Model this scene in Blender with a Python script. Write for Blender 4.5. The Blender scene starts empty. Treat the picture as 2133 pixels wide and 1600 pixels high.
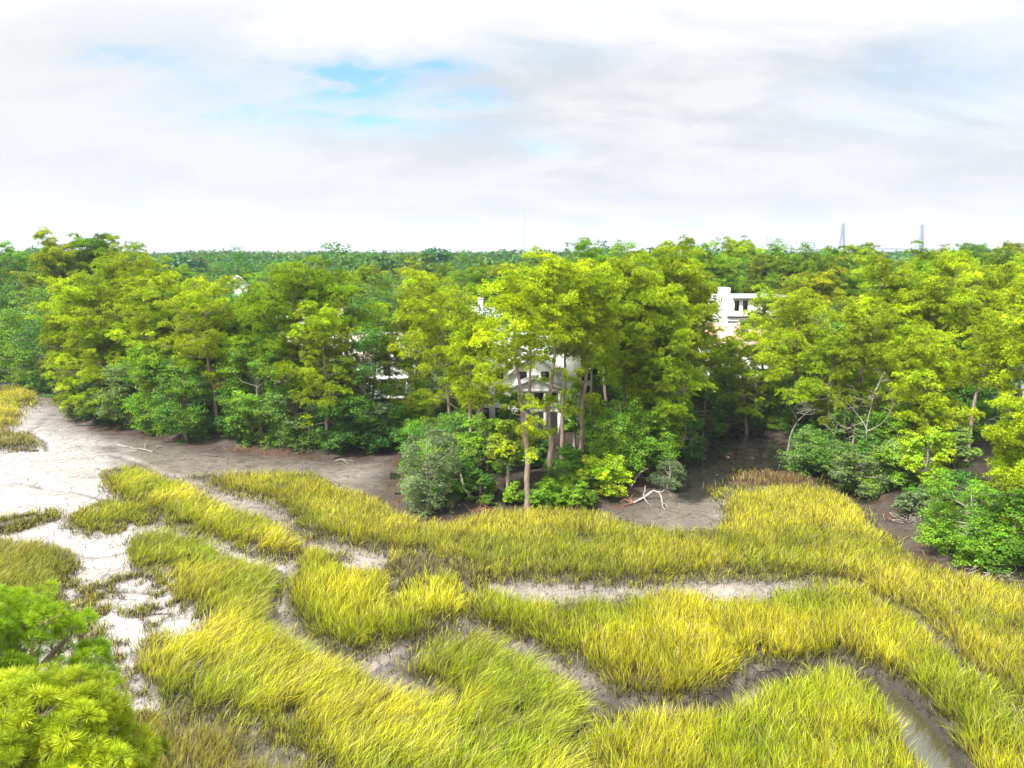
import bpy, math, random
import numpy as np
R = math.radians
scene = bpy.context.scene

# ------------------------------------------------------------------ camera
CAM_Z, PITCH, FPX = 23.0, R(10.3), 1480.0
cam_data = bpy.data.cameras.new('camera')
cam_data.sensor_width = 36.0
cam_data.lens = FPX / 2133.0 * 36.0
cam_data.clip_start = 0.5
cam_data.clip_end = 20000
cam = bpy.data.objects.new('camera', cam_data)
scene.collection.objects.link(cam)
cam.location = (0, 0, CAM_Z)
cam.rotation_euler = (math.pi / 2 - PITCH, 0, 0)
scene.camera = cam

# ------------------------------------------------------------------ exposure
scene.view_settings.view_transform = 'Standard'
scene.view_settings.look = 'None'
scene.view_settings.gamma = 1.0
scene.view_settings.exposure = 1.15
scene.render.engine = 'CYCLES'
cy = scene.cycles
cy.use_denoising = True
cy.denoising_input_passes = 'RGB_ALBEDO_NORMAL'
cy.denoising_prefilter = 'FAST'
cy.max_bounces = 6
cy.diffuse_bounces = 3
cy.glossy_bounces = 2
cy.transmission_bounces = 3
cy.transparent_max_bounces = 6
cy.volume_bounces = 0
cy.sample_clamp_indirect = 4.0
cy.use_adaptive_sampling = True
cy.adaptive_threshold = 0.02

# ------------------------------------------------------------------ sun + sky
SUN_EL, SUN_AZ = 56.0, 232.0          # azimuth clockwise from +Y (north): behind the camera, to the left
sd = bpy.data.lights.new('sun', 'SUN')
sd.energy = 4.8
sd.angle = R(8.0)
sd.color = (1.0, 0.955, 0.88)
sun = bpy.data.objects.new('sun', sd)
scene.collection.objects.link(sun)
sun.rotation_euler = (R(90 - SUN_EL), 0, R(180 - SUN_AZ))
sun.location = (-60, -40, 120)

world = bpy.data.worlds.new('World')
scene.world = world
world.use_nodes = True
nt = world.node_tree
nt.nodes.clear()


def N(tree, typ, **kw):
    n = tree.nodes.new(typ)
    for k, v in kw.items():
        if k.startswith('i_'):
            key = k[2:]
            key = int(key) if key.isdigit() else key
            n.inputs[key].default_value = v
        else:
            setattr(n, k, v)
    return n


def math_node(tree, op, a, b=None, clamp=False):
    n = tree.nodes.new('ShaderNodeMath')
    n.operation = op
    n.use_clamp = clamp
    for i, v in enumerate((a, b)):
        if v is None:
            continue
        if isinstance(v, (int, float)):
            n.inputs[i].default_value = v
        else:
            tree.links.new(v, n.inputs[i])
    return n.outputs[0]


def ramp_node(tree, fac, stops, interp='LINEAR'):
    n = tree.nodes.new('ShaderNodeValToRGB')
    n.color_ramp.interpolation = interp
    els = n.color_ramp.elements
    while len(els) < len(stops):
        els.new(0.5)
    for e, (p, c) in zip(els, stops):
        e.position = p
        e.color = (c, c, c, 1) if isinstance(c, (int, float)) else (*c, 1)
    tree.links.new(fac, n.inputs[0])
    return n.outputs[0]


def mix_color(tree, fac, a, b, blend='MIX'):
    n = tree.nodes.new('ShaderNodeMix')
    n.data_type = 'RGBA'
    n.blend_type = blend
    for i, v in ((0, fac), (6, a), (7, b)):
        if isinstance(v, (int, float)):
            n.inputs[i].default_value = v
        elif isinstance(v, tuple):
            n.inputs[i].default_value = (*v, 1) if len(v) == 3 else v
        else:
            tree.links.new(v, n.inputs[i])
    return n.outputs[2]


def build_world():
    L = nt.links.new
    out = N(nt, 'ShaderNodeOutputWorld')
    tc = N(nt, 'ShaderNodeTexCoord')
    sep = N(nt, 'ShaderNodeSeparateXYZ')
    L(tc.outputs['Generated'], sep.inputs[0])
    x, y, z = sep.outputs
    # clouds lie on a flat layer overhead: direction divided by height
    zz = math_node(nt, 'ADD', math_node(nt, 'ABSOLUTE', z), 0.30)
    cx = math_node(nt, 'DIVIDE', x, zz)
    cyy = math_node(nt, 'DIVIDE', y, zz)
    cmb = N(nt, 'ShaderNodeCombineXYZ')
    L(cx, cmb.inputs[0]); L(cyy, cmb.inputs[1])
    mp = N(nt, 'ShaderNodeMapping')
    mp.inputs['Rotation'].default_value = (0, 0, R(-14))
    mp.inputs['Scale'].default_value = (0.75, 1.35, 1)
    L(cmb.outputs[0], mp.inputs[0])
    n1 = N(nt, 'ShaderNodeTexNoise', i_Scale=2.6, i_Detail=10.0, i_Roughness=0.60, i_Distortion=0.35)
    L(mp.outputs[0], n1.inputs['Vector'])
    n2 = N(nt, 'ShaderNodeTexNoise', i_Scale=8.0, i_Detail=10.0, i_Roughness=0.66, i_Distortion=0.5)
    L(mp.outputs[0], n2.inputs['Vector'])
    # openings in the cloud sheet: (x, z of the direction, half widths, strength)
    total = None
    jit = math_node(nt, 'MULTIPLY', math_node(nt, 'SUBTRACT', n2.outputs[0], 0.5), 0.22)
    jit2 = math_node(nt, 'MULTIPLY', math_node(nt, 'SUBTRACT', n1.outputs[0], 0.5), 0.07)
    xj = math_node(nt, 'ADD', x, jit)
    zj = math_node(nt, 'ADD', z, jit2)
    for (px, py, wx, wz, s) in ((775, 165, 0.055, 0.024, 1.4), (925, 150, 0.04, 0.015, 1.1), (600, 175, 0.12, 0.04, 0.38),
                                (985, 215, 0.05, 0.010, 0.8), (640, 245, 0.13, 0.022, 0.5), (1120, 312, 0.05, 0.009, 0.5),
                                (800, 250, 0.05, 0.008, 0.7), (1990, 150, 0.13, 0.06, 0.30), (1160, 120, 0.10, 0.02, 0.2),
                                (330, 140, 0.05, 0.015, 0.45), (900, 280, 0.12, 0.015, 0.35)):
        d = np.array([(px - 1066.5), FPX * math.cos(PITCH) + (800 - py) * math.sin(PITCH),
                      (800 - py) * math.cos(PITCH) - FPX * math.sin(PITCH)])
        d /= np.linalg.norm(d)
        a = math_node(nt, 'POWER', math_node(nt, 'ABSOLUTE', math_node(nt, 'DIVIDE', math_node(nt, 'SUBTRACT', xj, float(d[0])), wx)), 2.0)
        b = math_node(nt, 'POWER', math_node(nt, 'ABSOLUTE', math_node(nt, 'DIVIDE', math_node(nt, 'SUBTRACT', zj, float(d[2])), wz)), 2.0)
        e = math_node(nt, 'EXPONENT', math_node(nt, 'MULTIPLY', math_node(nt, 'ADD', a, b), -1.0))
        e = math_node(nt, 'MULTIPLY', e, s)
        total = e if total is None else math_node(nt, 'ADD', total, e)
    front = math_node(nt, 'GREATER_THAN', y, 0.0)
    total = math_node(nt, 'MULTIPLY', total, front)
    hole = math_node(nt, 'MULTIPLY', total, ramp_node(nt, n2.outputs[0], [(0.33, 0.25), (0.62, 1.0)]))
    hole = math_node(nt, 'MINIMUM', hole, 0.93)
    # cloud colour: soft lavender grey undersides and white tops, whiter to the left where the sun's side is
    shade = ramp_node(nt, n1.outputs[0], [(0.38, 0.0), (0.58, 1.0)])
    ccol = mix_color(nt, shade, (0.72, 0.76, 0.80), (0.97, 0.965, 0.97))
    low = ramp_node(nt, z, [(0.0, 1.0), (0.16, 0.0)])
    ccol = mix_color(nt, math_node(nt, 'MULTIPLY', low, 0.75), ccol, (0.86, 0.79, 0.815))
    leftw = ramp_node(nt, x, [(0.0, 1.0), (0.42, 0.0)])   # clamps to 1 for x<0
    leftw2 = ramp_node(nt, math_node(nt, 'ADD', x, 0.62), [(0.0, 1.0), (0.65, 0.0)])
    ccol = mix_color(nt, math_node(nt, 'MULTIPLY', leftw2, 0.75), ccol, (0.97, 0.97, 0.975))
    # overcast skies are brighter overhead
    up = ramp_node(nt, z, [(0.22, 1.0), (0.8, 0.0)])
    up = math_node(nt, 'SUBTRACT', 1.0, up)
    st = math_node(nt, 'ADD', 0.415, math_node(nt, 'MULTIPLY', up, 0.7))
    bg2 = N(nt, 'ShaderNodeBackground')
    L(ccol, bg2.inputs[0]); L(st, bg2.inputs[1])
    sky = N(nt, 'ShaderNodeTexSky')
    sky.sky_type = 'NISHITA'
    sky.sun_disc = False
    sky.sun_elevation = R(SUN_EL)
    sky.sun_rotation = R(SUN_AZ)
    sky.air_density = 1.0
    sky.dust_density = 0.4
    sky.ozone_density = 3.0
    gam = N(nt, 'ShaderNodeHueSaturation', i_Hue=0.486, i_Saturation=1.25, i_Value=1.15)
    L(sky.outputs[0], gam.inputs['Color'])
    bg1 = N(nt, 'ShaderNodeBackground', i_Strength=0.09)
    L(gam.outputs[0], bg1.inputs[0])
    mx = N(nt, 'ShaderNodeMixShader')
    L(hole, mx.inputs[0]); L(bg2.outputs[0], mx.inputs[1]); L(bg1.outputs[0], mx.inputs[2])
    L(mx.outputs[0], out.inputs[0])


build_world()

# ------------------------------------------------------------------ geometry of the view
CP, SP = math.cos(PITCH), math.sin(PITCH)


def direction(px, py):
    u, v = px - 1066.5, 800.0 - py
    return np.array([u, FPX * CP + v * SP, v * CP - FPX * SP])


def G(px, py, z=0.0):
    d = direction(px, py)
    t = (z - CAM_Z) / d[2]
    return np.array([d[0] * t, d[1] * t, z])


def V(px, py, Y):
    d = direction(px, py)
    t = Y / d[1]
    return np.array([d[0] * t, Y, CAM_Z + d[2] * t])


def project(P):
    P = np.atleast_2d(P)
    x, y, z = P[:, 0], P[:, 1], P[:, 2] - CAM_Z
    f = y * CP - z * SP
    u = y * SP + z * CP
    return 1066.5 + FPX * x / f, 800.0 - FPX * u / f


def poly_ground(pts, z=0.0):
    return np.array([G(a, b, z)[:2] for a, b in pts])


def in_poly(x, y, poly):
    inside = np.zeros(x.shape, bool)
    n = len(poly)
    for i in range(n):
        x0, y0 = poly[i]
        x1, y1 = poly[(i + 1) % n]
        if y0 == y1:
            continue
        c = ((y0 > y) != (y1 > y)) & (x < (x1 - x0) * (y - y0) / (y1 - y0) + x0)
        inside ^= c
    return inside


def dist_line(x, y, pts, closed=False):
    d = np.full(x.shape, 1e9)
    n = len(pts)
    for i in range(n if closed else n - 1):
        ax, ay = pts[i]
        bx, by = pts[(i + 1) % n]
        vx, vy = bx - ax, by - ay
        l2 = vx * vx + vy * vy + 1e-9
        t = np.clip(((x - ax) * vx + (y - ay) * vy) / l2, 0, 1)
        d = np.minimum(d, (x - ax - t * vx) ** 2 + (y - ay - t * vy) ** 2)
    return np.sqrt(d)


def smooth(a, b, x):
    t = np.clip((x - a) / (b - a), 0, 1)
    return t * t * (3 - 2 * t)


_NT = np.random.RandomState(5).rand(256, 256)


def vnoise(x, y, s=1.0):
    x = np.asarray(x) * s; y = np.asarray(y) * s
    xi = np.floor(x).astype(int); yi = np.floor(y).astype(int)
    fx = x - xi; fy = y - yi
    fx = fx * fx * (3 - 2 * fx); fy = fy * fy * (3 - 2 * fy)
    a = _NT[xi % 256, yi % 256]; b = _NT[(xi + 1) % 256, yi % 256]
    c = _NT[xi % 256, (yi + 1) % 256]; d = _NT[(xi + 1) % 256, (yi + 1) % 256]
    return (a * (1 - fx) + b * fx) * (1 - fy) + (c * (1 - fx) + d * fx) * fy


def fbm(x, y, s=1.0, o=4):
    t = 0; a = 0.5; n = 0
    for k in range(o):
        t = t + a * vnoise(x + 17.3 * k, y - 9.1 * k, s * 2 ** k)
        n += a; a *= 0.5
    return t / n


# ------------------------------------------------------------------ mesh helpers
def raw_mesh(name, verts, faces, col=None, mat=None, smooth_shade=False, extra=None):
    """verts (n,3), faces (m,k) int array; col (n,3) vertex albedo."""
    verts = np.ascontiguousarray(verts, np.float32)
    faces = np.ascontiguousarray(faces, np.int32)
    m = bpy.data.meshes.new(name)
    nf, k = faces.shape
    m.vertices.add(len(verts))
    m.vertices.foreach_set('co', verts.ravel())
    m.loops.add(nf * k)
    m.loops.foreach_set('vertex_index', faces.ravel())
    m.polygons.add(nf)
    m.polygons.foreach_set('loop_start', np.arange(0, nf * k, k, dtype=np.int32))
    if smooth_shade:
        m.polygons.foreach_set('use_smooth', np.ones(nf, bool))
    if col is not None:
        a = m.attributes.new('Col', 'FLOAT_COLOR', 'POINT')
        c4 = np.ones((len(verts), 4), np.float32)
        c4[:, :3] = col
        a.data.foreach_set('color', c4.ravel())
    if extra:
        for nm, arr in extra.items():
            a = m.attributes.new(nm, 'FLOAT', 'POINT')
            a.data.foreach_set('value', np.ascontiguousarray(arr, np.float32))
    m.update(calc_edges=True)
    m.validate()
    if mat:
        m.materials.append(mat)
    return m


def link(name, data, parent=None, loc=None, rot=None):
    o = bpy.data.objects.new(name, data)
    scene.collection.objects.link(o)
    if parent is not None:
        o.parent = parent
    if loc is not None:
        o.location = [float(v) for v in loc]
    if rot is not None:
        o.rotation_euler = rot
    return o


def tag(o, label=None, cat=None, group=None, kind=None):
    if label: o['label'] = label
    if cat: o['category'] = cat
    if group: o['group'] = group
    if kind: o['kind'] = kind
    return o


def empty(name, loc, label, cat, group=None, rotz=0.0):
    o = link(name, None, None, loc, (0, 0, rotz))
    o.empty_display_size = 0.5
    return tag(o, label, cat, group)


def tube(pts, rad, sides=6):
    pts = np.asarray(pts, float); rad = np.asarray(rad, float)
    n = len(pts)
    tan = np.gradient(pts, axis=0)
    tan /= np.linalg.norm(tan, axis=1)[:, None] + 1e-9
    ref = np.array([0.31, 0.95, 0.05]) if abs(tan[0][1]) < 0.8 else np.array([1.0, 0.1, 0.0])
    a = np.cross(tan, ref); a /= np.linalg.norm(a, axis=1)[:, None] + 1e-9
    b = np.cross(tan, a)
    ang = np.linspace(0, 2 * np.pi, sides, endpoint=False)
    ring = a[:, None, :] * np.cos(ang)[None, :, None] + b[:, None, :] * np.sin(ang)[None, :, None]
    v = pts[:, None, :] + ring * rad[:, None, None]
    v = v.reshape(-1, 3)
    i = np.arange(n - 1)[:, None] * sides
    j = np.arange(sides)[None, :]
    j2 = (j + 1) % sides
    f = np.stack([i + j, i + j2, i + sides + j2, i + sides + j], -1).reshape(-1, 4)
    return v, f


class Acc:
    """collects quads (and quads-as-boxes) of one part"""
    def __init__(self):
        self.v, self.f, self.n = [], [], 0

    def add(self, v, f):
        self.v.append(np.asarray(v, float)); self.f.append(np.asarray(f, int) + self.n); self.n += len(v)
        return self

    def tube(self, pts, rad, sides=6):
        return self.add(*tube(pts, rad, sides))

    def box(self, x0, x1, y0, y1, z0, z1):
        v = [(x0, y0, z0), (x1, y0, z0), (x1, y1, z0), (x0, y1, z0), (x0, y0, z1), (x1, y0, z1), (x1, y1, z1), (x0, y1, z1)]
        f = [(0, 3, 2, 1), (4, 5, 6, 7), (0, 1, 5, 4), (1, 2, 6, 5), (2, 3, 7, 6), (3, 0, 4, 7)]
        return self.add(v, f)

    def bar(self, p, q, w, h):
        """box beam from p to q, w wide sideways and h thick"""
        p = np.asarray(p, float); q = np.asarray(q, float)
        t = q - p; t /= np.linalg.norm(t)
        s = np.cross(t, (0, 0, 1.0))
        if np.linalg.norm(s) < 1e-3: s = np.array([1.0, 0, 0])
        s /= np.linalg.norm(s)
        u = np.cross(s, t)
        v = [c + a * s * w / 2 + b * u * h / 2 for c in (p, q) for a, b in ((-1, -1), (1, -1), (1, 1), (-1, 1))]
        f = [(0, 3, 2, 1), (4, 5, 6, 7), (0, 1, 5, 4), (1, 2, 6, 5), (2, 3, 7, 6), (3, 0, 4, 7)]
        return self.add(v, f)

    def quad(self, a, b, c, d):
        return self.add([a, b, c, d], [(0, 1, 2, 3)])

    def mesh(self, name, mat, smooth_shade=False, col=None):
        return raw_mesh(name, np.concatenate(self.v), np.concatenate(self.f), col, mat, smooth_shade)

    def build(self, name, mat, parent=None, loc=None, rot=None, smooth_shade=False):
        return link(name, self.mesh(name, mat, smooth_shade), parent, loc, rot)


# ------------------------------------------------------------------ materials
def new_mat(name):
    m = bpy.data.materials.new(name)
    m.use_nodes = True
    m.node_tree.nodes.clear()
    return m, m.node_tree


def leaf_material(name, trans=0.35, gloss=0.06, rough=0.45, noise_s=0.6, amp=0.25):
    m, t = new_mat(name)
    L = t.links.new
    out = N(t, 'ShaderNodeOutputMaterial')
    at = N(t, 'ShaderNodeAttribute', attribute_name='Col')
    oi = N(t, 'ShaderNodeObjectInfo')
    c = mix_color(t, 1.0, at.outputs['Color'], oi.outputs['Color'], 'MULTIPLY')
    geo = N(t, 'ShaderNodeNewGeometry')
    nz = N(t, 'ShaderNodeTexNoise', i_Scale=noise_s, i_Detail=3.0)
    L(geo.outputs['Position'], nz.inputs['Vector'])
    k = ramp_node(t, nz.outputs[0], [(0.3, 1 - amp), (0.7, 1 + amp)])
    c = mix_color(t, 1.0, c, k, 'MULTIPLY')
    d = N(t, 'ShaderNodeBsdfDiffuse'); L(c, d.inputs[0])
    tr = N(t, 'ShaderNodeBsdfTranslucent')
    c2 = mix_color(t, 1.0, c, (1.15, 1.1, 0.6), 'MULTIPLY')
    L(c2, tr.inputs[0])
    mx = N(t, 'ShaderNodeMixShader', i_0=trans)
    L(d.outputs[0], mx.inputs[1]); L(tr.outputs[0], mx.inputs[2])
    gl = N(t, 'ShaderNodeBsdfGlossy', i_Roughness=rough)
    gl.inputs['Color'].default_value = (1, 1, 0.92, 1)
    mg = N(t, 'ShaderNodeMixShader', i_0=gloss)
    L(mx.outputs[0], mg.inputs[1]); L(gl.outputs[0], mg.inputs[2])
    L(mg.outputs[0], out.inputs[0])
    return m


def solid(name, col, rough=0.7, var=0.12, scale=3.0, bump=0.0, metallic=0.0, stretch=(1, 1, 1), col2=None, detail=5.0):
    m, t = new_mat(name)
    L = t.links.new
    out = N(t, 'ShaderNodeOutputMaterial')
    p = N(t, 'ShaderNodeBsdfPrincipled', i_Roughness=rough, i_Metallic=metallic)
    tc = N(t, 'ShaderNodeTexCoord')
    mp = N(t, 'ShaderNodeMapping'); mp.inputs['Scale'].default_value = stretch
    L(tc.outputs['Object'], mp.inputs[0])
    nz = N(t, 'ShaderNodeTexNoise', i_Scale=scale, i_Detail=detail, i_Roughness=0.6)
    L(mp.outputs[0], nz.inputs['Vector'])
    a = tuple(max(0, c * (1 - var)) for c in col)
    b = tuple(c * (1 + var) for c in (col2 or col))
    f = ramp_node(t, nz.outputs[0], [(0.3, 0.0), (0.7, 1.0)])
    c = mix_color(t, f, a, b)
    L(c, p.inputs['Base Color'])
    if bump:
        bn = N(t, 'ShaderNodeBump', i_Strength=bump, i_Distance=0.05)
        L(nz.outputs[0], bn.inputs['Height']); L(bn.outputs[0], p.inputs['Normal'])
    L(p.outputs[0], out.inputs[0])
    return m


M = {}
M['leaf'] = leaf_material('leaf_green', trans=0.42, gloss=0.022, rough=0.5)
M['needle'] = leaf_material('pine_needles', trans=0.42, gloss=0.015, noise_s=0.35, amp=0.22)
M['grass'] = leaf_material('marsh_grass', trans=0.42, gloss=0.02, noise_s=0.22, amp=0.22)
M['bark'] = solid('pine_bark', (0.20, 0.135, 0.105), 0.9, 0.35, 5.0, 0.8, stretch=(1.5, 1.5, 0.35), col2=(0.30, 0.22, 0.18))
M['greybark'] = solid('grey_bark', (0.20, 0.18, 0.15), 0.9, 0.3, 5.0, 0.6, stretch=(1, 1, 0.5), col2=(0.30, 0.27, 0.23))
M['deadwood'] = solid('bleached_wood', (0.19, 0.165, 0.14), 0.85, 0.4, 5.0, 0.6, stretch=(1, 1, 0.6), col2=(0.36, 0.33, 0.29))
M['darkwood'] = solid('wet_dark_wood', (0.07, 0.045, 0.035), 0.6, 0.4, 6.0, 0.6)
M['rustwood'] = solid('rusty_brush', (0.22, 0.10, 0.06), 0.8, 0.4, 4.0, 0.3)
M['white'] = solid('white_siding', (0.78, 0.78, 0.77), 0.55, 0.03, 1.0)
M['trim'] = solid('white_trim', (0.80, 0.80, 0.80), 0.5, 0.02, 2.0)
M['metalroof'] = solid('pale_metal_roof', (0.58, 0.59, 0.60), 0.4, 0.06, 1.5, metallic=0.3)
M['pinkroof'] = solid('pale_pink_roof', (0.62, 0.50, 0.46), 0.8, 0.15, 1.5)
M['tileroof'] = solid('salmon_tile_roof', (0.52, 0.26, 0.19), 0.8, 0.2, 2.5, col2=(0.60, 0.36, 0.29))
M['greyroof'] = solid('grey_shingle_roof', (0.25, 0.26, 0.27), 0.85, 0.15, 6.0)
M['glass'] = solid('dark_glass', (0.015, 0.02, 0.025), 0.08, 0.1, 1.0)
M['frame'] = solid('dark_frame', (0.03, 0.03, 0.032), 0.5, 0.1, 1.0)
M['shutter'] = solid('dark_shutter', (0.04, 0.035, 0.04), 0.6, 0.1, 1.0)
M['concrete'] = solid('pale_concrete', (0.50, 0.49, 0.47), 0.8, 0.1, 3.0, 0.2)
M['steel'] = solid('blue_grey_steel', (0.035, 0.055, 0.085), 0.6, 0.05, 0.1)
M['galv'] = solid('galvanised_steel', (0.22, 0.23, 0.24), 0.5, 0.1, 1.0)
M['tankwhite'] = solid('white_tank_paint', (0.75, 0.76, 0.78), 0.5, 0.03, 0.3)
M['asphalt'] = solid('asphalt', (0.05, 0.05, 0.05), 0.9, 0.2, 3.0)

# ------------------------------------------------------------------ layout traced on the ground
SHORE = [(-900, 830), (-300, 815), (0, 803), (90, 800), (150, 825), (138, 868), (200, 888), (300, 903), (420, 925), (560, 940), (700, 952),
         (790, 945), (835, 915), (850, 930), (846, 955), (838, 1000), (850, 1050), (930, 1090), (1020, 1075), (1100, 1070),
         (1200, 1066), (1262, 1050), (1310, 1012), (1370, 985), (1425, 962), (1435, 915), (1480, 893), (1560, 893), (1625, 925),
         (1660, 965), (1740, 1000), (1800, 1030), (1870, 1070), (1920, 1125), (1950, 1165), (2000, 1182), (2133, 1215),
         (2400, 1270), (3200, 1400)]
shore = poly_ground(SHORE)
UP = np.array(list(shore) + [(3000, 60), (9000, 12000), (-9000, 12000), (-3000, 150)])

BEDS = {
 'ridge': [(214,983),(280,974),(328,996),(380,1009),(420,1031),(472,1062),(525,1075),(568,1092),(617,1118),(620,1149),(581,1165),(525,1148),(459,1128),(407,1110),(350,1096),(324,1070),(262,1052),(219,1020)],
 'far': [(398,992),(525,987),(656,987),(700,1018),(774,1036),(839,1077),(871,1091),(959,1087),(1024,1068),(1116,1062),(1209,1060),(1278,1082),(1347,1100),(1440,1110),(1483,1110),(1520,1082),(1511,1054),(1539,1031),(1631,1017),(1724,1017),(1798,1063),(1807,1091),(1853,1119),(1876,1147),(1932,1179),(2001,1202),(2133,1221),(2330,1260),(2330,1560),(2190,1520),(2133,1484),(2084,1438),(2040,1395),(1973,1345),(1923,1290),(1870,1265),(1830,1248),(1770,1214),(1631,1202),(1539,1202),(1400,1206),(1347,1215),(1255,1218),(1116,1206),(1042,1204),(977,1188),(885,1158),(806,1153),(760,1139),(700,1126),(621,1112),(612,1077),(568,1042),(481,1029)],
 'dull': [(811,1179),(839,1160),(931,1152),(996,1170),(1024,1193),(987,1228),(908,1213),(862,1218),(816,1232)],
 'horseshoe': [(621,1150),(665,1146),(720,1156),(700,1190),(723,1193),(783,1190),(811,1209),(813,1253),(800,1280),(822,1262),(829,1230),(885,1205),(940,1190),(964,1219),(966,1269),(950,1294),(903,1308),(885,1331),(820,1345),(783,1340),(742,1368),(700,1352),(656,1333),(604,1288),(588,1241),(612,1197)],
 'middle': [(964,1244),(1001,1228),(1047,1237),(1093,1251),(1162,1256),(1255,1251),(1324,1242),(1400,1228),(1446,1242),(1492,1251),(1576,1254),(1631,1232),(1724,1222),(1793,1222),(1830,1262),(1900,1285),(1932,1318),(1978,1359),(2038,1406),(2071,1438),(2133,1498),(2260,1590),(2300,1750),(2040,1750),(2010,1630),(1990,1580),(1960,1515),(1925,1468),(1890,1440),(1839,1412),(1802,1394),(1724,1385),(1678,1385),(1631,1389),(1585,1376),(1539,1395),(1500,1440),(1440,1462),(1394,1460),(1315,1449),(1283,1445),(1246,1412),(1209,1385),(1139,1361),(1070,1326),(1015,1311),(968,1287)],
 'mound': [(825,1398),(885,1350),(945,1327),(1015,1327),(1052,1355),(1107,1378),(1144,1406),(1190,1438),(1218,1457),(1226,1507),(1205,1580),(1215,1700),(720,1700),(640,1575),(599,1549),(560,1514),(459,1505),(394,1501),(350,1480),(315,1440),(284,1396),(280,1352),(324,1322),(372,1322),(411,1313),(424,1292),(407,1272),(363,1252),(350,1217),(376,1186),(319,1191),(271,1186),(262,1132),(289,1110),(350,1108),(416,1121),(446,1147),(525,1174),(586,1187),(592,1215),(547,1267),(555,1302),(612,1337),(682,1372),(746,1392),(768,1418),(793,1443),(839,1440),(894,1449),(940,1456),(903,1431),(862,1417)],
 'corner': [(275,1490),(330,1490),(460,1515),(560,1530),(620,1565),(720,1605),(720,1700),(230,1700),(250,1600)],
 'left': [(-200,1120),(0,1127),(66,1132),(153,1149),(157,1167),(140,1199),(109,1208),(105,1243),(87,1278),(40,1300),(-200,1400)],
 'islet': [(158,1070),(219,1047),(271,1047),(315,1070),(297,1090),(245,1099),(197,1112),(149,1094)],
 'stubble': [(-100,1085),(0,1086),(44,1075),(100,1064),(108,1079),(57,1093),(0,1107),(-100,1110)],
 'creekhead': [(-160,813),(0,813),(30,806),(69,814),(78,833),(45,843),(30,881),(0,900),(-160,900)],
 'outer': [(-160,897),(0,897),(60,904),(78,924),(69,935),(0,938),(-160,938)],
 'front': [(1232,1498),(1301,1496),(1371,1484),(1440,1490),(1510,1480),(1576,1450),(1608,1436),(1659,1413),(1696,1390),(1742,1394),(1788,1413),(1835,1450),(1867,1492),(1895,1554),(1935,1600),(1975,1700),(1225,1700),(1222,1600),(1229,1530)],
 'reeds': [(1540,982),(1600,978),(1660,985),(1716,1008),(1690,1022),(1620,1018),(1550,1020),(1520,1005)],
 'sprout': [(1480,1015),(1530,1010),(1545,1030),(1490,1040)],
}
BEDG = {k: poly_ground(v, 0.25) for k, v in BEDS.items()}
CREEK = [((600,1190),.5,.25),((566,1262),.5,.28),((610,1322),.7,.3),((690,1372),.8,.3),((772,1402),1.0,.45),((830,1375),.7,.3),((890,1340),.6,.3),((965,1306),.6,.3),((1050,1342),.6,.38),
         ((1150,1392),.7,.5),((1232,1442),.8,.62),((1290,1476),.9,.62),((1400,1484),.8,.45),((1500,1466),.8,.5),((1600,1412),1.0,.62),((1690,1392),.7,.5),((1750,1392),.7,.45),((1800,1404),.8,.6),((1850,1432),1.3,.85),((1892,1478),1.5,.9),((1925,1530),1.5,.9),
         ((1962,1590),1.5,.9),((2010,1680),1.5,.9)]
TRICKLE = [[(85,835),(75,850),(120,858),(62,898),(95,920),(98,938),(30,938)], [(95,1017),(150,1022),(190,1030),(222,1045)], [(-60,1012),(20,1004),(60,1008),(95,1017)], [(235,948),(290,962),(330,985),(372,992)], [(110,1128),(150,1150),(205,1160),(258,1150)], [(110,1262),(190,1240),(230,1228),(330,1232)]]
creek_g = np.array([G(*c[0])[:2] for c in CREEK])


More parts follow.
